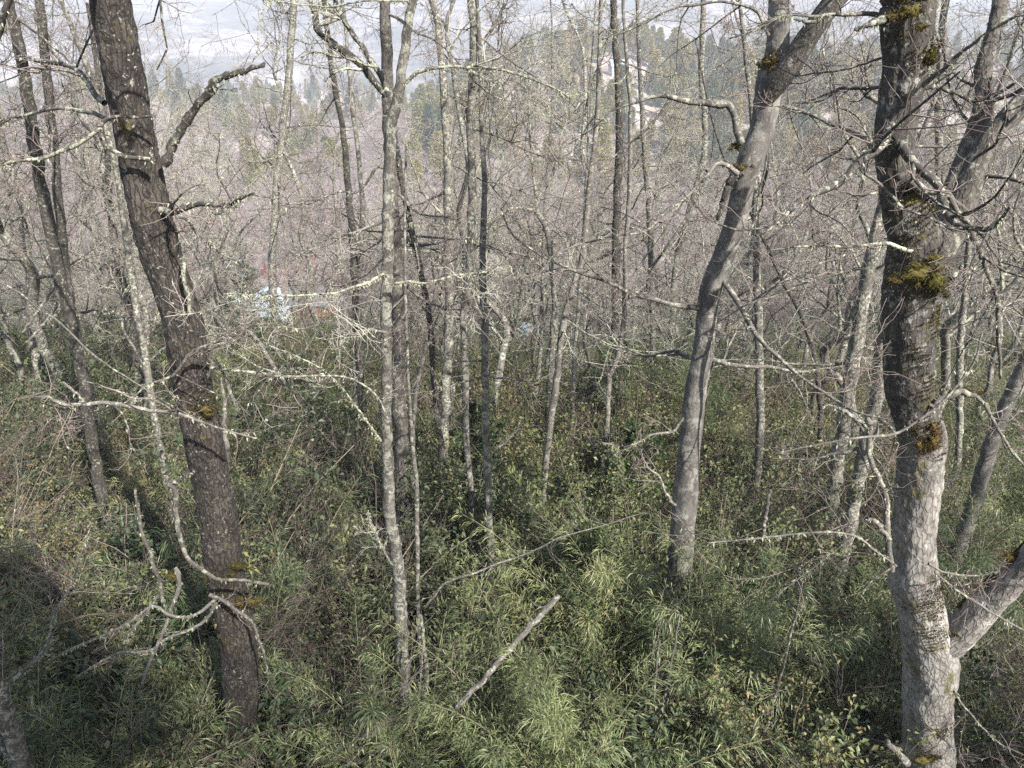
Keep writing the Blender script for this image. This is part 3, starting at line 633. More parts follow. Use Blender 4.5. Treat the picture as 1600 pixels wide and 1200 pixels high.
# 3: the curved smooth grey trunk
TM = [(1206, 110, 50), (1200, 150, 46), (1191, 200, 44), (1176, 240, 48), (1163, 280, 42), (1153, 330, 38), (1131, 400, 38), (1112, 450, 39), (1103, 500, 37), (1098, 550, 37), (1088, 600, 38), (1083, 650, 39), (1077, 700, 40), (1072, 760, 42), (1067, 820, 44), (1063, 870, 46)]
mid = traced_tree('beech_tree', 'curved smooth grey trunk that forks near the top, right of centre', 'tree', TM, 10, 'bark_smooth', 0, hero=(44, 300, .009, 3), lich=.5, nrand=5, tr=(0, .4), lrand=(1.5, 3.5),
    limbs=[([(1206, 125, 44), (1214, 80, 40), (1217, 40, 38), (1217, 0, 36), (1216, -50, 34)], dict(h=10, m='bark_smooth', k=24, n=50, ext=4, name='trunk_fork', knob=.03)),
           ([(1200, 150, 42), (1225, 115, 42), (1252, 75, 40), (1272, 45, 38), (1296, 10, 38), (1325, -25, 34), (1350, -60, 30)], dict(h=9.8, h2=9.4, m='bark_limb', k=24, n=50, ext=3, name='trunk_fork', knob=.04)),
           ([(1158, 225, 20), (1150, 195, 16), (1142, 165, 17), (1120, 163, 18), (1090, 160, 14), (1062, 156, 12), (1030, 150, 9), (1005, 158, 6), (975, 165, 5), (948, 180, 4), (935, 205, 3)], dict(h=9.7, m='branch', k=10, n=40)),
           ([(1152, 270, 14), (1138, 262, 11), (1120, 257, 9), (1100, 280, 7), (1070, 310, 6), (1040, 332, 5), (1005, 362, 5), (950, 372, 4), (870, 396, 4), (835, 440, 3)], dict(h=9.5, h2=8.6, m='dead_wood', n=40)),
           ([(1150, 268, 16), (1140, 285, 18), (1132, 310, 14), (1120, 345, 8)], dict(h=9.7, m='bark_dark', twigs=0, knob=.3)),
           ([(1200, 55, 8), (1185, 20, 8), (1165, 8, 7), (1130, 2, 6), (1080, 8, 6), (1050, 14, 5), (1000, 40, 4), (940, 62, 3)], dict(h=9.6, m='branch', n=40)),
           ([(1275, 35, 8), (1250, 32, 6), (1225, 25, 6), (1200, 35, 5), (1175, 50, 4), (1140, 60, 3)], dict(h=9.3, m='branch')),
           ([(1120, 505, 3), (1160, 480, 4), (1210, 448, 5), (1260, 420, 5), (1320, 398, 5)], dict(h=8.8, m='dead_wood', twigs=1)),
           ([(1068, 655, 6), (1050, 675, 6), (1020, 678, 5), (980, 697, 4), (925, 688, 3)], dict(h=9.5, m='dead_wood', twigs=1)),
           ([(1055, 790, 7), (1040, 770, 6), (1030, 745, 5), (1010, 728, 4), (1000, 700, 3)], dict(h=9.5, m='dead_wood', twigs=1)),
           ([(1180, 160, 8), (1225, 165, 8), (1260, 175, 7), (1310, 200, 5)], dict(h=10.4, h2=11, m='branch')),
           ])
for (px, py, rr_) in ((1198, 98, .07), (1210, 92, .06), (1158, 262, .06), (1152, 228, .06)):
    moss_clump(mid, P(px, py, 9.72), rr_, 1.1, .8, 400)

# 4: the slim lichen-speckled trunk
traced_tree('beech_tree', 'slim pale trunk speckled with lichen, its lower end sunk in the bamboo', 'tree',
    [(645, 0, 13), (636, 50, 14), (622, 150, 17), (612, 195, 18), (607, 290, 18), (605, 400, 18), (603, 500, 17), (604, 600, 16), (605, 700, 17), (609, 800, 19), (621, 880, 20), (625, 960, 20), (632, 1055, 19)], 7.6, 'bark_lichen', 4,
    k=16, n=160, lich=1.2, nrand=5, tr=(0, .45), branchm='branch_lichen', twigm='twig_pale', lichd=10,
    limbs=[[(612, 150, 8), (630, 135, 8), (655, 112, 8), (700, 104, 7), (735, 106, 7), (780, 108, 6), (830, 124, 5), (870, 140, 4), (896, 155, 2)],
           [(735, 108, 5), (750, 122, 5), (785, 130, 5), (786, 150, 3)],
           ([(608, 445, 6), (640, 440, 6), (670, 441, 6), (700, 432, 6), (740, 427, 6), (768, 425, 5), (800, 418, 3)], dict(m='branch_lichen', h=7.4)),
           ([(608, 152, 12), (590, 110, 12), (572, 85, 12), (548, 50, 11), (532, 22, 11), (520, -20, 10)], dict(m='branch_dark', h=8.2, k=12)),
           ([(604, 150, 14), (560, 98, 17), (530, 75, 17), (500, 45, 15), (485, 0, 14)], dict(m='bark_dark', h=8.8, k=12)),
           [(603, 700, 4), (560, 640, 4), (520, 590, 3), (470, 560, 3), (420, 540, 2)],
           ([(610, 880, 5), (595, 850, 5), (580, 820, 4), (575, 800, 3)], dict(m='dead_wood', h=7.5)),
           ([(603, 520, 5), (575, 515, 5), (545, 530, 4), (520, 570, 3)], dict(m='dead_wood', h=7.4))])
# 5..: other traced trunks; rows, y, material, label
def simple(label, trk, h, material, **kw):
    kw.setdefault('lich', .6); kw.setdefault('nrand', 9); kw.setdefault('grow', (5, 5, 4)); kw.setdefault('tr', (0, .62))
    return traced_tree('beech_tree', label, 'tree', trk, h, material, kw.pop('top', 5), n=kw.pop('n', 70), k=kw.pop('k', 10), **kw)
simple('mossy brown trunk standing close behind the slim lichen-speckled trunk', [(604, 90, 18), (608, 200, 20), (613, 300, 21), (618, 400, 22), (622, 500, 21), (625, 600, 21), (627, 700, 22), (628, 760, 22)], 12.5, 'bark_limb', k=14, n=110, tr=(0, .5),
       limbs=[([(612, 190, 10), (618, 216, 12), (624, 260, 13), (631, 304, 13), (645, 365, 13), (654, 410, 13), (665, 467, 14), (673, 528, 14), (679, 602, 14), (686, 670, 13), (690, 720, 12)], dict(m='bark_dark', k=12, n=60, name='trunk_fork')),
              ([(615, 270, 6), (590, 262, 6), (560, 300, 5), (530, 300, 4), (480, 320, 3)], dict(m='branch_dark'))])
simple('tall grey trunk with a broken dark snag beside its foot', [(675, 0, 10), (686, 55, 11), (695, 165, 13), (699, 253, 14), (700, 337, 15), (700, 400, 15), (702, 500, 15), (698, 600, 15), (694, 690, 14)], 15, 'bark_mid',
       limbs=[([(693, 700, 16), (697, 660, 17), (705, 620, 16), (708, 603, 13), (707, 595, 6)], dict(m='bark_dark', twigs=0, name='snag', knob=.15))])
simple('grey trunk with ragged bark and a white lichen beard at its middle', [(736, 0, 12), (741, 67, 12), (734, 200, 13), (738, 300, 13), (735, 400, 13), (725, 500, 12), (727, 600, 11), (729, 690, 10), (739, 800, 9)], 12, 'bark_lichen',
       limbs=[([(738, 90, 8), (752, 70, 8), (775, 35, 7), (792, 0, 6)], dict(m='branch_dark')), ([(733, 205, 7), (728, 180, 6), (735, 155, 6), (755, 135, 4)], dict(m='branch_dark'))])
simple('thin straight grey trunk whose foot stands in yellow-green brush, centre', [(752, 200, 7), (757, 280, 9), (754, 400, 11), (756, 484, 12), (758, 552, 12), (758, 636, 12), (760, 704, 12), (764, 800, 12)], 11, 'bark_lichen',
       limbs=[([(758, 708, 4), (785, 695, 5), (800, 680, 5), (815, 662, 4)], dict(m='dead_wood', twigs=0))])
simple('pale leaning stem leading up to the right behind the centre brush', [(940, 0, 6), (936, 100, 7), (932, 200, 8), (920, 300, 9), (910, 400, 10), (895, 450, 10), (881, 500, 11), (872, 570, 11), (867, 620, 11), (855, 705, 10)], 14, 'dead_wood', branchm='branch_lichen', twigm='twig_pale', lich=1.2)
simple('thin pale forked stem with a bent foot, right of centre', [(985, 190, 6), (983, 300, 7), (977, 400, 7), (975, 500, 8), (968, 545, 8), (953, 590, 8), (950, 630, 8), (946, 690, 8), (942, 725, 7)], 15, 'dead_wood', branchm='branch_lichen', lich=1,
       limbs=[([(968, 545, 4), (955, 520, 4), (948, 505, 3)], dict(twigs=0))])
simple('dark upright trunk just behind the thin pale forked stem', [(958, 0, 10), (964, 100, 11), (968, 200, 12), (964, 300, 12), (962, 400, 13), (961, 500, 13), (962, 620, 13)], 20, 'bark_dark')
simple('slender grey stem rising between the pale leaning stem and the forked stem', [(915, 300, 4), (908, 420, 5), (902, 500, 6), (897, 560, 6), (894, 660, 6)], 18, 'bark_lichen')
simple('slender straight stem left of the pale leaning stem', [(852, 300, 4), (848, 420, 5), (844, 552, 7), (833, 640, 8)], 20, 'bark_lichen')
simple('pale trunk forked high into a wide vee, above the centre brush', [(838, 330, 9), (855, 360, 10), (862, 420, 9), (866, 470, 9), (862, 560, 10), (856, 640, 10)], 19, 'bark_lichen', top=0, nrand=2, twigm='twig_pale', lich=1.4,
       limbs=[([(840, 335, 8), (832, 260, 6), (828, 210, 5), (826, 150, 3)], dict(m='branch_lichen')), ([(840, 310, 8), (860, 280, 8), (874, 235, 7), (880, 200, 5), (905, 160, 4)], dict(m='branch_lichen')), ([(838, 330, 7), (800, 325, 6), (770, 345, 5), (745, 380, 4)], dict(m='branch_lichen'))])
simple('leaning pale pole low between the two trunks left of centre', [(668, 520, 6), (660, 560, 7), (652, 600, 7), (646, 660, 7)], 14, 'dead_wood', top=2, nrand=0)
simple('dark leaning trunk at the left edge with peeling lichen', [(8, -20, 16), (20, 34, 17), (37, 101, 18), (50, 200, 18), (67, 304, 18), (78, 360, 18), (92, 430, 18), (111, 500, 18), (126, 570, 18), (137, 636, 18), (146, 704, 17)], 12, 'bark_dark', k=14, n=110, nrand=9, branchm='branch_dark')
simple('second dark trunk behind the leaning trunk at the left edge', [(60, -20, 13), (70, 80, 14), (78, 170, 14), (88, 280, 14), (100, 400, 14), (112, 480, 13)], 17, 'bark_dark')
simple('pale grey trunk low at the left edge', [(20, 300, 10), (35, 350, 11), (44, 400, 12), (50, 470, 13), (50, 520, 13)], 22, 'bark_mid')
simple('slim trunk immediately left of the big brown trunk', [(180, 260, 8), (192, 340, 9), (205, 430, 10), (216, 500, 10), (228, 560, 11), (236, 620, 11)], 13, 'bark_mid')
simple('dark trunk between the white panel and the big brown trunk', [(170, 300, 10), (182, 400, 12), (198, 470, 13), (212, 560, 14)], 22, 'bark_dark')
simple('dark slim trunk right of the village roofs', [(535, 200, 9), (545, 300, 11), (553, 400, 12), (557, 480, 12), (562, 580, 12), (566, 640, 11)], 17, 'bark_dark')
simple('grey forked trunk left of the slim lichen-speckled trunk', [(560, 240, 7), (566, 330, 8), (560, 430, 9), (556, 520, 9), (556, 610, 9)], 19, 'bark_lichen')
simple('thin white stem hugging the slim lichen-speckled trunk', [(640, 620, 5), (645, 700, 6), (651, 760, 7), (652, 850, 7), (653, 935, 6)], 8.4, 'bark_lichen', top=3, nrand=3)
simple('left one of the two dark leaning trunks beside the massive trunk', [(1385, 300, 17), (1372, 350, 18), (1362, 400, 20), (1346, 480, 21), (1328, 600, 22), (1312, 700, 22), (1304, 760, 22)], 13, 'bark_mid', k=16, n=90)
simple('right one of the two dark leaning trunks, half hidden by the massive trunk', [(1390, 440, 19), (1380, 520, 20), (1370, 620, 21), (1350, 715, 21), (1330, 805, 22)], 11, 'bark_mid', k=16, n=90)
simple('leaning grey trunk at the right edge standing in bamboo', [(1680, 420, 18), (1640, 495, 20), (1604, 565, 20), (1572, 630, 21), (1545, 710, 22)], 12, 'bark_smooth', k=16, n=90)
simple('lichen-bearded stem right of the curved grey trunk', [(1176, 200, 8), (1180, 330, 10), (1183, 450, 12), (1186, 570, 13), (1187, 680, 13)], 15, 'bark_lichen', lich=1.6, limbs=[([(1188, 560, 7), (1205, 562, 7), (1225, 580, 6), (1248, 610, 5), (1262, 640, 4)], dict(m='branch_dark'))])
simple('thin dark curving stem between the bearded stem and the dark leaning trunks', [(1205, 400, 5), (1226, 444, 7), (1256, 500, 8), (1274, 570, 8), (1282, 640, 8)], 17, 'bark_dark')
simple('slender dark trunk seen past the right side of the massive trunk', [(1516, 340, 9), (1510, 434, 10), (1500, 535, 11), (1498, 700, 11)], 16, 'bark_mid')
simple('tall pale trunk in the top right corner behind the upper limbs', [(1480, -20, 12), (1472, 60, 12), (1466, 200, 12), (1470, 330, 12)], 20, 'bark_lichen')
simple('straight grey trunk left of the curved grey trunk', [(1000, 120, 7), (1006, 220, 8), (1014, 330, 9), (1018, 430, 9), (1020, 540, 9), (1020, 620, 9)], 22, 'bark_lichen')
simple('knotted grey trunk directly behind the curved grey trunk', [(1100, 0, 8), (1096, 120, 9), (1100, 240, 10), (1058, 400, 9), (1050, 520, 10)], 21, 'bark_mid')
simple('tall dark trunk rising at the top between the roofs and the slim trunk', [(460, -20, 10), (452, 100, 11), (440, 220, 11), (430, 320, 12), (425, 430, 12)], 26, 'bark_mid')
simple('crooked lichen trunk in the lower left corner', [(-30, 1010, 22), (-10, 1065, 24), (8, 1110, 26), (22, 1150, 27), (38, 1205, 28)], 5.6, 'bark_lichen', top=3, nrand=3, k=16, lich=1)

# dead poles and fallen wood
def pole(label, trk, h, material='dead_wood', name='dead_pole', h2=None, nt=2):
    p = rows(trk, h, h2); e = thing(name, label, 'dead wood', p[-1][:3])
    s_ = branch_part(e, p, material, 12, 50, 'pole', .05)
    if nt:
        c = children(*s_, nt, (.1, .95), (40, 80), (.05, .2), 5, .2, .05, .4, .4, .008)
        mb = MB(); mb.tubes(c[0], np.maximum(c[1], .003), 4); mb.build('side_shoots', M['branch'], e, 'stuff')
    return e
pole('grey fallen pole leaning in the bamboo, bottom centre', [(874, 929, 12), (840, 965, 14), (800, 1010, 13), (760, 1055, 13), (712, 1108, 12)], 7.2, h2=6.8, name='fallen_pole', nt=8)
pole('thin forked dead bough sweeping up to the right above the grey fallen pole', [(1010, 800, 2), (940, 822, 2.5), (880, 838, 3), (830, 862, 4), (780, 880, 4), (740, 896, 5), (695, 912, 5), (662, 952, 6)], 8.0, name='fallen_bough', nt=40)
pole('short bleached snag standing right of the curved grey trunk', [(1205, 762, 7), (1200, 780, 8), (1196, 810, 8), (1192, 840, 7)], 9.5, name='snag', nt=2)
pole('splintered pale stump close behind the big brown trunk', [(345, 590, 3), (350, 630, 9), (352, 680, 10), (356, 740, 11)], 9.5, name='broken_stump', nt=0)
pole('upper one of two leaning pale sticks at the far left', [(84, 450, 6), (60, 485, 6), (35, 520, 5)], 15, name='leaning_stick', nt=0)
pole('lower one of two leaning pale sticks at the far left', [(90, 480, 5), (65, 510, 6), (42, 536, 5)], 15, name='leaning_stick', nt=0)
pole('pale hanging vine dropping to the bottom edge beside the slim trunk', [(662, 1000, 4), (657, 1060, 3), (654, 1120, 3), (655, 1200, 3)], 7.0, 'branch_lichen', 'hanging_vine', nt=2)
pole('lichen-crusted stub under the thin white stem', [(658, 960, 6), (663, 1010, 8), (666, 1060, 9), (664, 1110, 10)], 7.4, 'branch_lichen', 'snag', nt=3)
pole('long thin bare shoot arching across the big brown trunk', [(-20, 430, 3), (30, 458, 4), (60, 482, 4), (95, 505, 4), (130, 540, 4), (165, 570, 4), (215, 600, 3), (270, 635, 3), (330, 665, 2)], 6.0, 'branch', 'arching_shoot', nt=5)
pole('dark dead stem in the brush below the massive trunk', [(1255, 905, 3), (1240, 975, 5), (1222, 1045, 6), (1205, 1110, 7), (1180, 1180, 8)], 6.5, 'branch_dark', 'snag', nt=8)
pole('thin pale upright shoot in the right-hand brush', [(1290, 985, 3), (1300, 1020, 4), (1312, 1075, 4), (1318, 1110, 4)], 7.0, 'dead_wood', 'dead_pole', nt=3)
pole('left one of three pale poles leaning in the brush right of the bamboo plumes', [(1030, 1000, 5), (1024, 1060, 5), (1018, 1140, 5)], 7.2, 'dead_wood', nt=3)
pole('middle one of three pale poles leaning in the brush right of the bamboo plumes', [(1062, 960, 4), (1048, 1040, 5), (1028, 1140, 5)], 7.2, 'dead_wood', nt=3)
pole('right one of three pale poles leaning in the brush right of the bamboo plumes', [(1075, 1098, 4), (1050, 1120, 5), (1024, 1148, 5)], 7.0, 'dead_wood', nt=3)
# ------------------------------------------------------------------ bare trees of the wood: variants, then copies
def make_variant(seed, H, r0, full=True, crown=.36, nl=14, spread=4.2, pale=False, far=False, k2=6, k3=5, k4=4):
    global rng
    keep = rng; rng = np.random.default_rng(seed)
    n = 16; z = np.linspace(0, H, n); wob = np.cumsum(rng.normal(size=(n, 2)) * .34, 0); wob -= wob[:1]
    lean = rng.normal(size=2) * .08
    ctr = np.column_stack([wob + z[:, None] * lean, z]); r = r0 * (1 - (z / H) ** 1.3 * .85) * (1 + .25 * np.exp(-z / .5))
    parts = []
    mb = MB(); p = resample(np.column_stack([ctr, r]), 50 if full else 18); mb.tubes(p[:, :3] + (rng.normal(size=(len(p), 3)) * .1 * p[:, 3:4]), p[:, 3], 9 if full else 5)
    parts.append(('trunk', mb, 'bark_lichen' if pale else 'bark_mid', None))
    Pp, Rr = p[None, :, :3], p[None, :, 3]
    lim = children(Pp, Rr, nl, (crown, .98), (35, 75), (spread * .45, spread), 9, .16, .07, .5, .2, .07, absl=True)
    if full:
        for i in range(len(lim[0])):
            mb = MB(); mb.tubes(lim[0][i], lim[1][i], 6); parts.append(('branch', mb, 'branch_lichen' if pale else 'branch', None))
    c2 = children(*lim, k2, (.15, 1), (35, 80), (.35, .6), 6, .2, .06, .6, .35, .025)
    c3 = children(*c2, k3, (.1, 1), (30, 75), (.35, .7), 5, .24, .03, .6, .4, .010)
    c4 = children(*c3, k4, (.1, 1), (25, 65), (.4, .8), 4, .22, .02, .65, .5, .005)
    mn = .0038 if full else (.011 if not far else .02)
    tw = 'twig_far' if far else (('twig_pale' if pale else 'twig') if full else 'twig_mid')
    mb = MB(); mb.tubes(c2[0], np.maximum(c2[1], mn * 1.6), 4 if full else 3)
    if not full: mb.tubes(lim[0], lim[1], 4)
    parts.append(('branchlets', mb, ('branch_lichen' if pale else 'branch') if full else 'branch_mid', 'stuff'))
    mb = MB(); mb.tubes(c3[0], np.maximum(c3[1], mn * 1.2), 3)
    if k4: mb.tubes(c4[0], np.maximum(c4[1], mn * .8), 3)
    parts.append(('twigs', mb, tw, 'stuff'))
    if full:
        mb = MB(); tufts(mb, *lim, 9, (.02, .06), 4); tufts(mb, *c2, 3 if not pale else 6, (.02, .06), 3); parts.append(('lichen', mb, 'lichen', 'stuff'))
    rng = keep
    return [(nm, mb.mesh(nm, M[mt]), kd) for nm, mb, mt, kd in parts if mb.v]
def place(parts, name, label, cat, group, loc, rz=0, sc=1.0, tilt=(0, 0)):
    e = thing(name, label, cat, loc, group, absolute=False)
    e.rotation_euler = (tilt[0], tilt[1], rz); e.scale = (sc, sc, sc)
    for nm, me, kd in parts:
        o = bpy.data.objects.new(nm, me); COL.objects.link(o); o.parent = e
        if kd: o['kind'] = kd
    return e
def joined(parts, name):
    """a single object (unlinked source for the stuff scatters) from variant parts"""
    return parts
near_v = [make_variant(11, 15, .13, nl=15, spread=4), make_variant(12, 17, .17, nl=16, spread=4.6), make_variant(13, 13, .10, nl=13, spread=3.4, pale=True), make_variant(14, 16, .12, nl=15, spread=4, pale=True, crown=.3), make_variant(15, 11, .07, nl=12, spread=2.6, pale=True)]
mid_v = [make_variant(21 + i, H, .15, False, .3, 14, 4.4, i % 2 == 0, k4=2) for i, H in enumerate((15, 17, 14, 16))]
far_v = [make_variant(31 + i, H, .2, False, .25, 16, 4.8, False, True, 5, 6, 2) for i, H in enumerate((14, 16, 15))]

vill = np.array([*hit(440, 485)]); 
def blocked(x, y):
    """keep sight lines the photograph keeps open (the roofs) thinly wooded"""
    px, py, d = proj((x, y, G(x, y) + 6))
    return (350 < px < 530 or 160 < px < 215) and 18 < y < vill[1]
placed = []
def free(x, y, dmin):
    for (a, b_) in placed:
        if (a - x) ** 2 + (b_ - y) ** 2 < dmin * dmin: return False
    placed.append((x, y)); return True
prs = random.Random(3)
def pick(ylo, yhi, k=.8, off=2):
    y = math.sqrt(prs.random() * (yhi ** 2 - ylo ** 2) + ylo ** 2); x = (prs.random() * 2 - 1) * (k * y + off); return x, y
cnt = 0
while cnt < 112:
    x, y = pick(17, 44)
    if (blocked(x, y) and prs.random() < .85) or not free(x, y, 2.0): continue
    v_ = prs.choice([0, 1, 2, 3, 4, 2, 3, 4])
    z = float(G(x, y)) - .1
    sz = .75 + .4 * prs.random()
    lab = size_word(sz, .86, 1.02) + ('pale lichened tree ' if v_ >= 2 else 'grey bare tree ') + where((x, y, z + 4))
    place(near_v[v_], 'bare_tree', lab, 'tree', 'bare trees of the near wood', (x, y, z), prs.random() * 6.28, sz, (prs.gauss(0, .05), prs.gauss(0, .05))); cnt += 1
cnt = 0
while cnt < 190:
    x, y = pick(44, 150, .76)
    if (blocked(x, y) and prs.random() < .85) or not free(x, y, 3.0): continue
    z = float(G(x, y)) - .1
    if abs(x - vill[0]) < 22 and abs(y - vill[1]) < 22 and prs.random() < .8: continue
    sz = .75 + .45 * prs.random(); v_ = prs.randrange(4)
    lab = size_word(sz, .88, 1.07) + 'distant ' + ('pale ' if v_ in (0, 2) else 'grey ') + 'bare tree ' + where((x, y, z + 4))
    place(mid_v[v_], 'bare_tree', lab, 'tree', 'bare trees on the slope below', (x, y, z), prs.random() * 6.28, sz, (prs.gauss(0, .05), prs.gauss(0, .05))); cnt += 1

# ------------------------------------------------------------------ geometry-nodes scatter for what nobody could count
def scatter(name, pts, parts_list, smin, smax, tilt=.12, seed=0):
    c = bpy.data.collections.new(name + '_source')
    for parts in parts_list:
        # one mesh per variant: join the parts' meshes through a bmesh-free copy
        me = join_meshes([p_[1] for p_ in parts], name)
        c.objects.link(bpy.data.objects.new(name + '_piece', me))
    me = bpy.data.meshes.new(name); me.vertices.add(len(pts)); me.vertices.foreach_set('co', np.asarray(pts, np.float32).reshape(-1))
    o = bpy.data.objects.new(name, me); COL.objects.link(o); o['kind'] = 'stuff'
    g = bpy.data.node_groups.new(name, 'GeometryNodeTree')
    g.interface.new_socket('Geometry', in_out='INPUT', socket_type='NodeSocketGeometry'); g.interface.new_socket('Geometry', in_out='OUTPUT', socket_type='NodeSocketGeometry')
    i, o_ = g.nodes.new('NodeGroupInput'), g.nodes.new('NodeGroupOutput')
    ci = g.nodes.new('GeometryNodeCollectionInfo'); ci.inputs[0].default_value = c; ci.inputs['Separate Children'].default_value = True; ci.inputs['Reset Children'].default_value = True
    ip = g.nodes.new('GeometryNodeInstanceOnPoints'); ip.inputs['Pick Instance'].default_value = True
    m2p = g.nodes.new('GeometryNodeMeshToPoints')
    rv = g.nodes.new('FunctionNodeRandomValue'); rv.data_type = 'FLOAT_VECTOR'; rv.inputs[0].default_value = (-tilt, -tilt, 0); rv.inputs[1].default_value = (tilt, tilt, 6.283); rv.inputs['Seed'].default_value = seed
    rs = g.nodes.new('FunctionNodeRandomValue'); rs.data_type = 'FLOAT'; rs.inputs[2].default_value = smin; rs.inputs[3].default_value = smax; rs.inputs['Seed'].default_value = seed + 5
    g.links.new(i.outputs[0], m2p.inputs[0]); g.links.new(m2p.outputs[0], ip.inputs['Points']); g.links.new(ci.outputs[0], ip.inputs['Instance'])
    g.links.new(rv.outputs[0], ip.inputs['Rotation']); g.links.new(rs.outputs[1], ip.inputs['Scale']); g.links.new(ip.outputs[0], o_.inputs[0])
    md = o.modifiers.new('scatter', 'NODES'); md.node_group = g
    return o
def join_meshes(ms, name):
    vs, fs, fl, bk, mi, sm, mats = [], [], [], [], [], [], []; n = 0
    me = bpy.data.meshes.new(name)
    for q in ms:
        a = np.empty(len(q.vertices) * 3, np.float32); q.vertices.foreach_get('co', a)
        b_ = np.empty(len(q.vertices) * 3, np.float32); q.attributes['bk'].data.foreach_get('vector', b_)
        l = np.empty(len(q.loops), np.int32); q.loops.foreach_get('vertex_index', l)
        c = np.empty(len(q.polygons), np.int32); q.polygons.foreach_get('loop_total', c)
        s_ = np.empty(len(q.polygons), bool); q.polygons.foreach_get('use_smooth', s_)
        if q.materials[0] not in mats: mats.append(q.materials[0])
        mi.append(np.full(len(c), mats.index(q.materials[0]), np.int32))
        vs.append(a); bk.append(b_); fl.append(l + n); fs.append(c); sm.append(s_); n += len(q.vertices)
    v = np.concatenate(vs); me.vertices.add(n); me.vertices.foreach_set('co', v)
    L = np.concatenate(fl).astype(np.int32); C = np.concatenate(fs); me.loops.add(len(L)); me.loops.foreach_set('vertex_index', L)
    me.polygons.add(len(C)); me.polygons.foreach_set('loop_start', np.concatenate([[0], np.cumsum(C)[:-1]]).astype(np.int32)); me.polygons.foreach_set('loop_total', C)
    me.polygons.foreach_set('material_index', np.concatenate(mi)); me.polygons.foreach_set('use_smooth', np.concatenate(sm))
    at = me.attributes.new('bk', 'FLOAT_VECTOR', 'POINT'); at.data.foreach_set('vector', np.concatenate(bk))
    for x in mats: me.materials.append(x)
    me.update(calc_edges=True); return me

# the wood that fills the valley and climbs the hill beyond
pts = []
while len(pts) < 4600:
    x, y = pick(140, 620, .80, 10)
    if x > -60 and y > 345 and prs.random() < min(.9, (y - 320) / 110): continue
    if x <= -60 and y > 400 and prs.random() < (y - 400) / 420: continue
    pts.append((x, y, float(G(x, y)) - .3))
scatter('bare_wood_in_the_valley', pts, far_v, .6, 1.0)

# ------------------------------------------------------------------ conifers on the hill
def conifer(seed, H, W_, kind, nb=26, flakes=60, fs=.5):
    global rng
    keep = rng; rng = np.random.default_rng(seed)
    tk = MB(); zz = np.linspace(0, H, 10); tk.tubes(np.column_stack([zz * 0, zz * 0, zz]), .022 * H * (1 - zz / H * .9), 6)
    cr = MB(); nz = nb * 7
    t_ = rng.random(nz) ** .8; z = H * (.1 + .88 * t_); rad = W_ * (1 - t_) ** .7 * (.75 + .5 * rng.random(nz)) * (.5 + .5 * np.minimum(1, t_ * 6)) + .1
    az = rng.random(nz) * 6.283
    d = np.column_stack([np.cos(az), np.sin(az), -.15 + .5 * t_])
    per = flakes
    u = rng.random((nz, per)) ** .6
    base = np.column_stack([z * 0, z * 0, z])
    c = base[:, None] + d[:, None] * (u * rad[:, None])[..., None] + rng.normal(size=(nz, per, 3)) * fs * .35
    dd = d[:, None] + rng.normal(size=(nz, per, 3)) * .6
    cr.leaves(c.reshape(-1, 3), dd.reshape(-1, 3), fs * (.6 + .8 * rng.random(nz * per)), fs * .35)
    rng = keep
    return [('trunk', tk.mesh('trunk', M['bark_mid']), None), ('crown', cr.mesh('crown', M[kind]), None)]
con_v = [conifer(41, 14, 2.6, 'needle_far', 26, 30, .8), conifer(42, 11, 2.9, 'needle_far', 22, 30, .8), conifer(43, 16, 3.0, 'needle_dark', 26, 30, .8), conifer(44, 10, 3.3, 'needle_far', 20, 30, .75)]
cnt = 0; hq = hit(968, 118)
def hill_pt():
    while 1:
        x, y = pick(335, 730, .76)
        px, py, d = proj((x, y, float(G(x, y)) + 4))
        dens = noise.noise(Vector((x / 45, y / 45, 3.3))) + .22 + (.45 if 1080 < px < 1400 else 0) - (.25 if px < 650 else 0)
        if prs.random() > dens * 1.5 or (abs(x - hq[0]) < 12 and -45 < y - hq[1] < 12): continue
        return x, y, float(G(x, y)) - .2, px
while cnt < 290:
    x, y, z, px = hill_pt()
    if y > 620: continue
    dark = 1080 < px < 1400 and prs.random() < .5
    v_ = 2 if dark else prs.choice([0, 1, 3, 0, 1]); sz = 1.05 + 1.05 * prs.random()
    lab = size_word(sz, 1.35, 1.8) + ('dark green hill conifer ' if dark else 'yellow-green hill cypress ') + where((x, y, z + 3))
    place(con_v[v_], 'conifer', lab, 'tree', 'conifers on the far hill', (x, y, z), prs.random() * 6.28, sz); cnt += 1
pts = []
while len(pts) < 450:
    x, y, z, px = hill_pt(); pts.append((x, y, z))
for _ in range(700):
    x, y = pick(600, 1350, .78); pts.append((x, y, float(G(x, y)) - .3))
scatter('far_conifer_wood', pts, con_v, 1.0, 1.9)

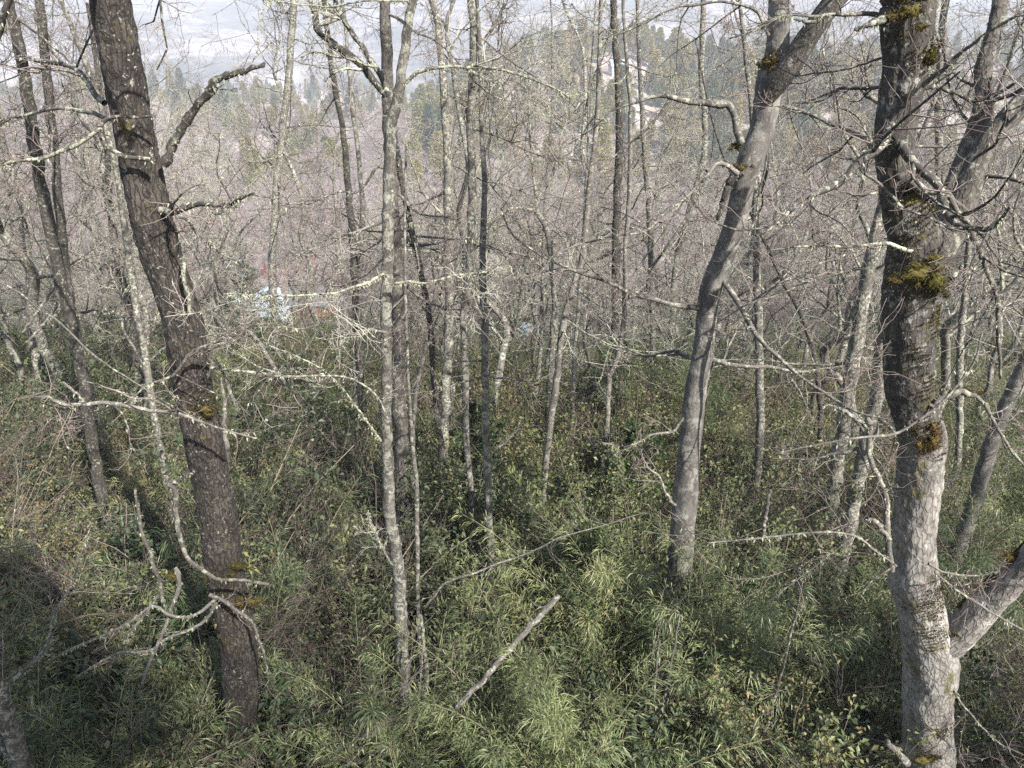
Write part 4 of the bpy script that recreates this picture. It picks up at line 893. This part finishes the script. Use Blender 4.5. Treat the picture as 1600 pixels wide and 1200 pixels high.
# ------------------------------------------------------------------ undergrowth
def shrub(seed, H=2.8, Wd=1.5, nst=16, leafk='leaf', nleaf=6500, ls=.05, bare=False):
    nleaf = int(nleaf * 1.5); ls *= 1.2
    global rng
    keep = rng; rng = np.random.default_rng(seed)
    az = rng.random(nst) * 6.283; up = np.column_stack([np.cos(az) * .5, np.sin(az) * .5, np.ones(nst)]) * (.6 + .5 * rng.random((nst, 1)))
    tt = np.linspace(0, 1, 8)[None, :, None]
    b0 = np.column_stack([rng.normal(size=(nst, 2)) * .18, np.full(nst, -.3)])[:, None]
    Pp = b0 + up[:, None] * H * tt + np.column_stack([np.cos(az), np.sin(az), az * 0])[:, None] * Wd * .55 * tt ** 2 + np.cumsum(rng.normal(size=(nst, 8, 3)) * .05, 1)
    Pp[..., 2] -= tt[..., 0] ** 3 * H * .15
    Rr = np.repeat(np.linspace(.016, .005, 8)[None], nst, 0)
    c2 = children(Pp, Rr, 8, (.25, 1), (25, 65), (.25, .5), 6, .18, .08, .6, .4, .006)
    c3 = children(*c2, 5, (.15, 1), (25, 65), (.35, .7), 4, .2, .05, .6, .5, .004)
    st = MB(); st.tubes(Pp, Rr, 5); st.tubes(c2[0], np.maximum(c2[1], .0028), 3); st.tubes(c3[0], np.maximum(c3[1], .0018), 3)
    parts = []
    if bare:
        c4 = children(*c3, 4, (.1, 1), (25, 60), (.5, .9), 4, .2, .03, .6, .6, .003); st.tubes(c4[0], np.maximum(c4[1], .0016), 3)
        parts.append(('twigs', st.mesh('twigs', M['twig_red']), 'stuff'))
    else:
        lf = MB(); allp = np.concatenate([c3[0].reshape(-1, 3), c3[0][:, 1:].reshape(-1, 3), c2[0][:, 2:].reshape(-1, 3)])
        kp = np.sin(allp[:, 0] * 5.1 + seed) * np.sin(allp[:, 1] * 4.7 + 1) + .6 * np.sin(allp[:, 2] * 6.3 + seed); allp = allp[kp > -.25]
        idx = rng.integers(0, len(allp), nleaf); c = allp[idx] + rng.normal(size=(nleaf, 3)) * .045
        clump = rng.random(len(allp))[idx]
        d = rng.normal(size=(nleaf, 3)) + np.array([0, 0, .1]); L = ls * (.6 + .8 * rng.random(nleaf))
        lf.leaves(c, d, L, L * .55, droop=.25)
        parts += [('stems', st.mesh('stems', M['stem']), 'stuff'), ('foliage', lf.mesh('foliage', M[leafk]), 'stuff')]
    rng = keep; return parts
def bamboo(seed, H=2.9, nst=22, matk='bamboo', per=19, spread=.7, bl=.125):
    global rng
    keep = rng; rng = np.random.default_rng(seed)
    az = rng.random(nst) * 6.283; tt = np.linspace(0, 1, 26)
    h = H * (.7 + .4 * rng.random(nst)); arch = (.1 + 1.0 * rng.random(nst)) * H * spread * .5
    x0 = rng.normal(size=(nst, 2)) * .3
    hd = np.column_stack([np.cos(az), np.sin(az)])
    Pp = np.zeros((nst, 26, 3)); Pp[..., :2] = x0[:, None] + hd[:, None] * (arch[:, None] * tt ** 2.2)[..., None]; Pp[..., 2] = h[:, None] * (tt - .16 * tt ** 4) - .2
    Rr = np.repeat(np.linspace(.009, .003, 26)[None], nst, 0)
    st = MB(); st.tubes(Pp, Rr, 4)
    lf = MB(); C, D, L = [], [], []
    for j in range(6, 26):
        k = per if j < 22 else per + 8
        T = Pp[:, min(j + 1, 25)] - Pp[:, j - 1]; T /= np.linalg.norm(T, axis=1, keepdims=True)
        q = rng.normal(size=(nst, k, 3)); q -= (q * T[:, None]).sum(2, keepdims=True) * T[:, None]; q /= np.linalg.norm(q, axis=2, keepdims=True)
        dirn = q + T[:, None] * (.55 + .7 * rng.random((nst, k, 1)))
        off = rng.random((nst, k, 1)) * .24 * (1.25 - j / 26)
        C.append((Pp[:, j][:, None] + q * off + T[:, None] * off * .6 + rng.normal(size=(nst, k, 3)) * .012).reshape(-1, 3)); D.append(dirn.reshape(-1, 3)); L.append(bl * (.55 + .7 * rng.random(nst * k)))
    C, D, L = np.concatenate(C), np.concatenate(D), np.concatenate(L)
    lf.leaves(C, D, L, .0062 + .0035 * rng.random(len(L)), droop=.42)
    rng = keep
    return [('culms', st.mesh('culms', M['culm']), 'stuff'), ('foliage', lf.mesh('foliage', M[matk]), 'stuff')]
shr_v = [shrub(51, 2.8, 1.6, 16, 'leaf', 7000, .045), shrub(52, 2.3, 1.7, 16, 'leaf_dark', 7000, .05), shrub(53, 3.0, 1.5, 15, 'leaf_yellow', 5000, .042), shrub(54, 2.5, 1.9, 18, 'leaf', 6500, .038)]
tw_v = [shrub(61, 2.9, 1.9, 14, bare=True), shrub(62, 2.3, 2.3, 12, bare=True)]
bam_v = [bamboo(71, 2.9, 22), bamboo(72, 2.5, 20, spread=1.1), bamboo(74, 2.2, 26, spread=1.3, bl=.10), bamboo(75, 3.3, 14, spread=.6), bamboo(76, 2.7, 15, 'bamboo_pale', 16, 1.2, .115), bamboo(73, 3.1, 18, 'bamboo_pale', 20, .9, .135)]
for i_ in range(2): pass
sap_v = [conifer(81, 3.4, 1.1, 'needle', 26, 110, .055), conifer(82, 2.8, 1.1, 'needle', 24, 110, .05)]

def mnoise(x, y): return noise.noise(Vector((x / 2.2, y / 2.2, 31.5)))
def weight_kind(px, py):
    """what grows where in the photograph: shares of leafy, dark leafy, yellow, twiggy, bamboo, pale bamboo"""
    w = dict(leaf=.45, dark=.20, yel=.10, twig=.13, bam=.09, pale=.03)
    if py > 930 and 180 < px < 1060: w = dict(leaf=.24, dark=.16, yel=.05, twig=.10, bam=.33, pale=.12)
    if py > 900 and 700 < px < 1050: w = dict(leaf=.06, dark=.04, yel=.03, twig=.03, bam=.45, pale=.40)
    if px < 160 and py > 850: w = dict(leaf=.1, dark=.2, yel=.0, twig=.25, bam=.45, pale=0)
    if px < 300 and 600 < py < 950: w = dict(leaf=.32, dark=.27, yel=.12, twig=.25, bam=.04, pale=0)
    if 760 < px < 1000 and 640 < py < 850: w = dict(leaf=.42, dark=.06, yel=.36, twig=.05, bam=.07, pale=.04)
    if px > 1120 and 700 < py < 960: w = dict(leaf=.34, dark=.24, yel=.07, twig=.10, bam=.17, pale=.08)
    if px > 1480 and 650 < py < 850: w = dict(leaf=.1, dark=.1, yel=.02, twig=.08, bam=.6, pale=.1)
    return w
names = dict(leaf=('leafy_shrub', 'glossy evergreen shrub ', 'shrub', 'glossy evergreen shrubs of the undergrowth'), dark=('leafy_shrub', 'dark green shrub ', 'shrub', 'dark leafy shrubs of the undergrowth'),
             yel=('leafy_shrub', 'yellow-green loose shrub ', 'shrub', 'yellow-green shrubs of the undergrowth'), twig=('twiggy_shrub', 'bare twiggy shrub ', 'shrub', 'leafless twiggy shrubs of the undergrowth'),
             bam=('bamboo_clump', 'green bamboo clump ', 'bamboo', 'green bamboo clumps'), pale=('bamboo_clump', 'pale feathery bamboo clump ', 'bamboo', 'pale bamboo clumps'))
src = dict(leaf=[shr_v[0], shr_v[3]], dark=[shr_v[1]], yel=[shr_v[2]], twig=tw_v, bam=bam_v[:4], pale=bam_v[4:])
prs = random.Random(17); placed = []; tries = 0; nb = 0
while nb < 560 and tries < 60000:
    tries += 1
    x, y = pick(1.0, 36, .80, 4.5)
    z = float(G(x, y))
    if y < 3.2 or (mnoise(x, y) < -.42 and y < 16): continue
    if y < 7.3 and 150 < proj((x, y, z + 1.5))[0] < 540: continue
    px, py, d = proj((x, y, z + 2))
    if not (-250 < px < 1850): continue
    if not free(x, y, .62 + y * .024): continue
    w = weight_kind(px, py); kd = prs.choices(list(w), list(w.values()))[0]
    nm, lab, cat, grp = names[kd]
    mound = noise.noise(Vector((x / 3.2, y / 3.8, 9.1))) + .5 * noise.noise(Vector((x / 1.3, y / 1.5, 4)))
    sc_ = (.62 + .5 * prs.random() + .75 * mound) * (1.0 if py < 1000 else .85) * (1 + .35 * min(1, max(0, (y - 11) / 8)))
    if px < 700 and y > 9: sc_ *= 1.12
    sc_ = max(.42, min(1.9, sc_))
    if y < 7.2 and 0 < px < 700: sc_ = min(sc_, .7)
    if kd in ('bam', 'pale'): sc_ *= 1.1
    place(prs.choice(src[kd]), nm, size_word(sc_, .85, 1.08) + lab + where((x, y, z + 2)), cat, grp, (x, y, z), prs.random() * 6.28, sc_, (prs.gauss(0, .08), prs.gauss(0, .08))); nb += 1
print('shrubs', nb)
def top_at(px, py, y, kd, i=0, H=2.35):
    """a shrub whose top shows at this pixel"""
    q = P(px, py, y); z = float(G(q[0], y)); nm, lab, cat, grp = names[kd]; sc_ = min((q[2] - z) / H, 1.3 if kd == 'twig' else 1.5)
    place(src[kd][i % len(src[kd])], nm, size_word(sc_, .85, 1.08) + lab + where((q[0], y, z + 2)), cat, grp, (q[0], y, z - .1), i * 1.7, sc_)
for a_ in [(632, 1040, 6.9, 'bam', 0), (600, 1070, 6.6, 'dark', 0), (560, 1060, 6.4, 'leaf', 1), (1062, 805, 8.9, 'leaf', 0), (1095, 810, 8.9, 'leaf', 1), (1030, 815, 9.0, 'leaf', 2), (1070, 820, 8.6, 'bam', 0), (1075, 880, 8.3, 'dark', 0), (835, 990, 6.6, 'pale', 0), (900, 1000, 6.9, 'pale', 1), (760, 1060, 6.0, 'pale', 2), (960, 1060, 6.2, 'bam', 1),
           (850, 1090, 5.4, 'pale', 3), (1000, 1120, 5.6, 'pale', 4), (920, 1140, 5.0, 'bam', 1), (70, 1100, 5.9, 'bam', 0), (60, 1100, 6.2, 'bam', 1), (40, 930, 8.4, 'bam', 0), (570, 1110, 5.9, 'bam', 1), (150, 1150, 6.6, 'bam', 0), (740, 800, 11.5, 'pale', 0), (1550, 760, 10, 'bam', 0), (1505, 780, 9.5, 'bam', 1), (1210, 870, 8.6, 'pale', 1), (1320, 890, 8.6, 'pale', 2), (1180, 900, 8.4, 'bam', 3)]:
    top_at(*a_)
pts = []; prs = random.Random(5)
while len(pts) < 2600:
    x, y = pick(32, 150, .80)
    if y > 95 and prs.random() < .35: continue
    if abs(x - vill[0]) < 18 and vill[1] - 45 < y < vill[1] + 12 and prs.random() < .88: continue
    pts.append((x, y, float(G(x, y)) - .1))
scatter('distant_undergrowth', pts, [shr_v[0], shr_v[1], shr_v[3], bam_v[0], bam_v[1], tw_v[1]], .85, 1.3)
# dead stems criss-crossing the brush
def stem_tangle(seed, n=9):
    global rng
    keep = rng; rng = np.random.default_rng(seed)
    b0 = np.column_stack([rng.normal(size=(n, 2)) * .35, np.zeros(n)]); d = rng.normal(size=(n, 3)) * np.array([.75, .75, .3]) + np.array([0, 0, 1.]); d /= np.linalg.norm(d, axis=1, keepdims=True)
    L = 1.8 + 2.2 * rng.random(n); P_ = [b0]
    for j in range(11): P_.append(P_[-1] + d * (L / 11)[:, None]); d = d + rng.normal(size=(n, 3)) * .09 + np.array([0, 0, -.05]); d /= np.linalg.norm(d, axis=1, keepdims=True)
    P_ = np.stack(P_, 1); R_ = (.006 + .010 * rng.random((n, 1))) * np.linspace(1, .3, 12)[None]
    c = children(P_, R_, 5, (.3, 1), (30, 70), (.12, .4), 6, .2, .02, .6, .4, .006); c2 = children(*c, 4, (.1, 1), (30, 70), (.3, .8), 4, .2, 0, .6, .5, .004)
    mb = MB(); mb.tubes(P_, R_, 5); mb.tubes(c[0], np.maximum(c[1], .0028), 3); mb.tubes(c2[0], np.maximum(c2[1], .002), 3)
    out = [('stems', mb.mesh('stems', M['dead_wood'] if seed % 2 else M['twig']), 'stuff')]
    rng = keep; return out
pts = []
while len(pts) < 330:
    x, y = pick(4, 34, .82, 4); pts.append((x, y, float(G(x, y))))
scatter('dead_stem_tangle', pts, [stem_tangle(90 + i) for i in range(6)], .7, 1.25, .25)
# low litter of leaves and herbs covering the forest floor
pts = []
while len(pts) < 900:
    x, y = pick(2, 34, .85, 6)
    if y < 8 and 180 < proj((x, y, float(G(x, y)) + .6))[0] < 540: continue
    pts.append((x, y, float(G(x, y)) - .2))
scatter('ground_cover', pts, [shr_v[1], shr_v[3], bam_v[1]], .35, .6, .3)
for i, (px, py, y, sc_, lab) in enumerate([(745, 620, 15.5, 1.3, 'young bright green conifer behind the thin straight grey trunk'), (1000, 650, 14.5, 1.5, 'feathery green conifer sapling right of the thin pale forked stem'), (700, 760, 13, .8, 'low green conifer sapling between the slim trunk and the thin straight trunk'),
                                      (428, 455, 128, 2.2, 'small green conifer beside the pale blue roof'), (965, 575, 19, 1.6, 'green conifer sapling behind the forked stem'), (352, 300, 60, 3.6, 'tall thin dark conifer above the village roofs'), (925, 800, 10, 1.1, 'bright feathery conifer sapling in the brush below the forked stem'), (345, 380, 62, 2.4, 'loose green conifer left of the red-walled house')]):
    q = P(px, py, y); gz = float(G(q[0], y))
    place(sap_v[i % 2], 'conifer_sapling', lab, 'tree', 'young conifers in the wood', (q[0], y, gz - .1), i, sc_)

# ------------------------------------------------------------------ the houses in the valley
M['roof_pale'] = flat('roof_pale', (.33, .40, .47), .6, .12, 1.5); M['roof_grey'] = flat('roof_grey', (.15, .16, .185), .6, .1, 2); M['roof_dark'] = flat('roof_dark', (.12, .11, .13), .7, .15, 2)
M['wall_wood'] = flat('wall_wood', (.34, .14, .05), .6, .25, 3); M['wall_red'] = flat('wall_red', (.30, .05, .05), .7, .2, 2); M['wall_white'] = flat('wall_white', (.5, .5, .49), .7, .05, 1); M['glass'] = flat('glass', (.04, .05, .06), .1, .1, 1)
M['wall_brown'] = flat('wall_brown', (.2, .13, .09), .7, .2, 2)
def box(mb, x0, x1, y0, y1, z0, z1):
    v = [(x, y, z) for z in (z0, z1) for y in (y0, y1) for x in (x0, x1)]
    mb.add(v, [[0, 2, 3, 1], [4, 5, 7, 6], [0, 1, 5, 4], [2, 6, 7, 3], [0, 4, 6, 2], [1, 3, 7, 5]], smooth=False)
for a_ in [(60, 760, 9, 'twig', 0), (120, 800, 8.5, 'twig', 1), (30, 850, 7.5, 'twig', 1), (140, 880, 7.2, 'twig', 0), (1230, 1000, 7, 'twig', 0), (1110, 1060, 6.5, 'twig', 1)]: top_at(*a_)
def house(label, px, py, w, dp, hw, hr_, rz, wall, roof, dist=None, lift=0, balcony=False):
    c = hit(px, py) if dist is None else np.array([*P(px, py, dist)[:2], float(G(P(px, py, dist)[0], dist))])
    if dist is not None: c[2] = P(px, py, dist)[2] - hw * .5
    c[2] += 1.0
    e = thing('house', label, 'house', c, 'houses among the trees below', False); e.rotation_euler = (0, 0, rz)
    foot = float(G(c[0], c[1])) - c[2] - 1
    mb = MB(); box(mb, -w / 2, w / 2, -dp / 2, dp / 2, min(foot, -1.5), hw)
    for s_ in (-1, 1): mb.add([(s_ * w / 2, -dp / 2, hw), (s_ * w / 2, dp / 2, hw), (s_ * w / 2, 0, hw + hr_ * .97)], [[0, 1, 2]] if s_ > 0 else [[1, 0, 2]], smooth=False)
    mb.build('wall', M[wall], e)
    for s_ in (-1, 1):
        mb = MB(); o_ = .5; yb = s_ * (dp / 2 + .5); zb = hw - .5 * hr_ / (dp / 2)
        for dz in (0.03, .2): pass
        a = [(-w / 2 - o_, yb, zb + .03), (w / 2 + o_, yb, zb + .03), (w / 2 + o_, s_ * .004, hw + hr_ + .03), (-w / 2 - o_, s_ * .004, hw + hr_ + .03)]
        a2 = [(x, y, z + .18) for x, y, z in a]
        mb.add(a + a2, [[0, 1, 2, 3], [7, 6, 5, 4], [0, 4, 5, 1], [1, 5, 6, 2], [2, 6, 7, 3], [3, 7, 4, 0]], smooth=False)
        ro = mb.build('roof', M[roof], e)
        rb = MB()
        for i in range(int(w / .9)):
            x = -w / 2 - .3 + i * .9
            rb.add([(x, a2[0][1], a2[0][2] + .01), (x + .07, a2[0][1], a2[0][2] + .01), (x + .07, a2[2][1], a2[2][2] + .01), (x, a2[2][1], a2[2][2] + .01), (x, a2[0][1], a2[0][2] + .06), (x + .07, a2[0][1], a2[0][2] + .06), (x + .07, a2[2][1], a2[2][2] + .06), (x, a2[2][1], a2[2][2] + .06)],
                   [[4, 5, 6, 7], [0, 1, 5, 4], [3, 7, 6, 2], [0, 4, 7, 3], [1, 2, 6, 5]], smooth=False)
        q = rb.build('roof_ribs', M[roof], ro, 'stuff')
    for i in range(3):
        x = (i - 1) * w * .3
        mb = MB(); box(mb, x - .55, x + .55, -dp / 2 - .06, -dp / 2 + .1, hw * .35, hw * .8); wd = mb.build('window', M['wall_white'], e)
        mb = MB(); box(mb, x - .45, x + .45, -dp / 2 - .08, -dp / 2 + .05, hw * .35 + .1, hw * .8 - .1); mb.build('pane', M['glass'], wd)
    mb = MB(); box(mb, w * .28, w * .28 + .5, dp * .15, dp * .15 + .5, hw, hw + hr_ + .7); mb.build('chimney', M['roof_grey'], e)
    if balcony:
        mb = MB(); box(mb, -w / 2, w / 2, -dp / 2 - 1.3, -dp / 2 - .02, hw * .1, hw * .18); mb.build('balcony', M['wall_wood'], e)
        for i in range(7):
            x = -w / 2 + .1 + i * (w - .3) / 6
            mb = MB(); box(mb, x, x + .12, -dp / 2 - 1.28, -dp / 2 - 1.16, hw * .18 + .003, hw * .55 if i % 3 else hw * .98); mb.build('post', M['wall_wood'], e)
    return e
house('pale blue metal-roofed house beside a small green conifer', 402, 498, 9, 8, 2.4, 2.6, R(25), 'wall_brown', 'roof_pale')
house('low pale shed roof just right of the pale blue metal roof', 437, 512, 4.5, 4, 1.8, 1.2, R(-20), 'wall_white', 'roof_pale')
house('orange timber house with a slate-grey roof and a balcony', 492, 492, 8.5, 8, 2.6, 3.6, R(4), 'wall_wood', 'roof_grey', balcony=True)
house('blue-grey roofed house close to the big brown trunk', 352, 448, 10, 8, 2.8, 3.0, R(12), 'wall_brown', 'roof_pale')
house('dark-roofed house with a deep red wall', 452, 425, 11, 9, 3.0, 4.2, R(-25), 'wall_red', 'roof_dark')
house('small orange-gabled cabin beyond the dark-roofed house', 482, 398, 5, 5, 2.6, 2.2, R(60), 'wall_wood', 'roof_grey')
house('white house on the ridge among yellow-green cypresses', 968, 118, 14, 9, 5, 4, R(10), 'wall_white', 'roof_pale')
house('small pale roof low in the gap left of the leaning pale stem', 822, 540, 3, 3, 1.6, 1.0, R(20), 'wall_white', 'roof_pale')
house('pale roofed shed left of the white upright panel', 172, 452, 6, 5, 2, 1.6, R(0), 'wall_brown', 'roof_pale')
c = hit(192, 470); e = thing('sign_board', 'tall narrow white panel standing in the wood left of the big brown trunk', 'board', c, None, False)
dd = math.hypot(c[1], c[2] - CAMZ) / F
mb = MB(); box(mb, -6.5 * dd, 6.5 * dd, -.06, .06, .8, .8 + 36 * dd); mb.build('panel', M['wall_white'], e)
mb = MB(); box(mb, -.08, .08, -.05, .05, -.6, .797); mb.build('post', M['wall_brown'], e)
print('unique triangles', TRI[0])
for i, (x, y, sc_) in enumerate([(8.5, -5.5, 1.25), (5.5, -10, 1.3), (13, -3, 1.2), (11, -12, 1.35), (1.5, -13, 1.3), (18, 1.5, 1.2), (16, -9, 1.3)]):  # unseen trees added so that their shadows streak the brush
    place(near_v[i % 2], 'bare_tree', 'grey bare tree in the same wood, outside the picture behind the viewpoint', 'tree', 'bare trees behind the viewpoint', (x, y, float(G(x, y)) - .1), i * 1.3, sc_)
ev = conifer(91, 19, 3.0, 'needle_dark', 30, 90, .22)  # unseen evergreen added to throw darker shade onto the brush
for i, (x, y, sc_) in enumerate([(2.4, -4.6, 1.0), (12.3, -1.2, .8)]):
    place(ev, 'evergreen_tree', ['tall dark evergreen close behind the viewpoint, outside the picture', 'smaller dark evergreen behind and right of the viewpoint, outside the picture'][i], 'tree', 'evergreens behind the viewpoint', (x, y, float(G(x, y)) - .1), i * 2, sc_)
untwin()
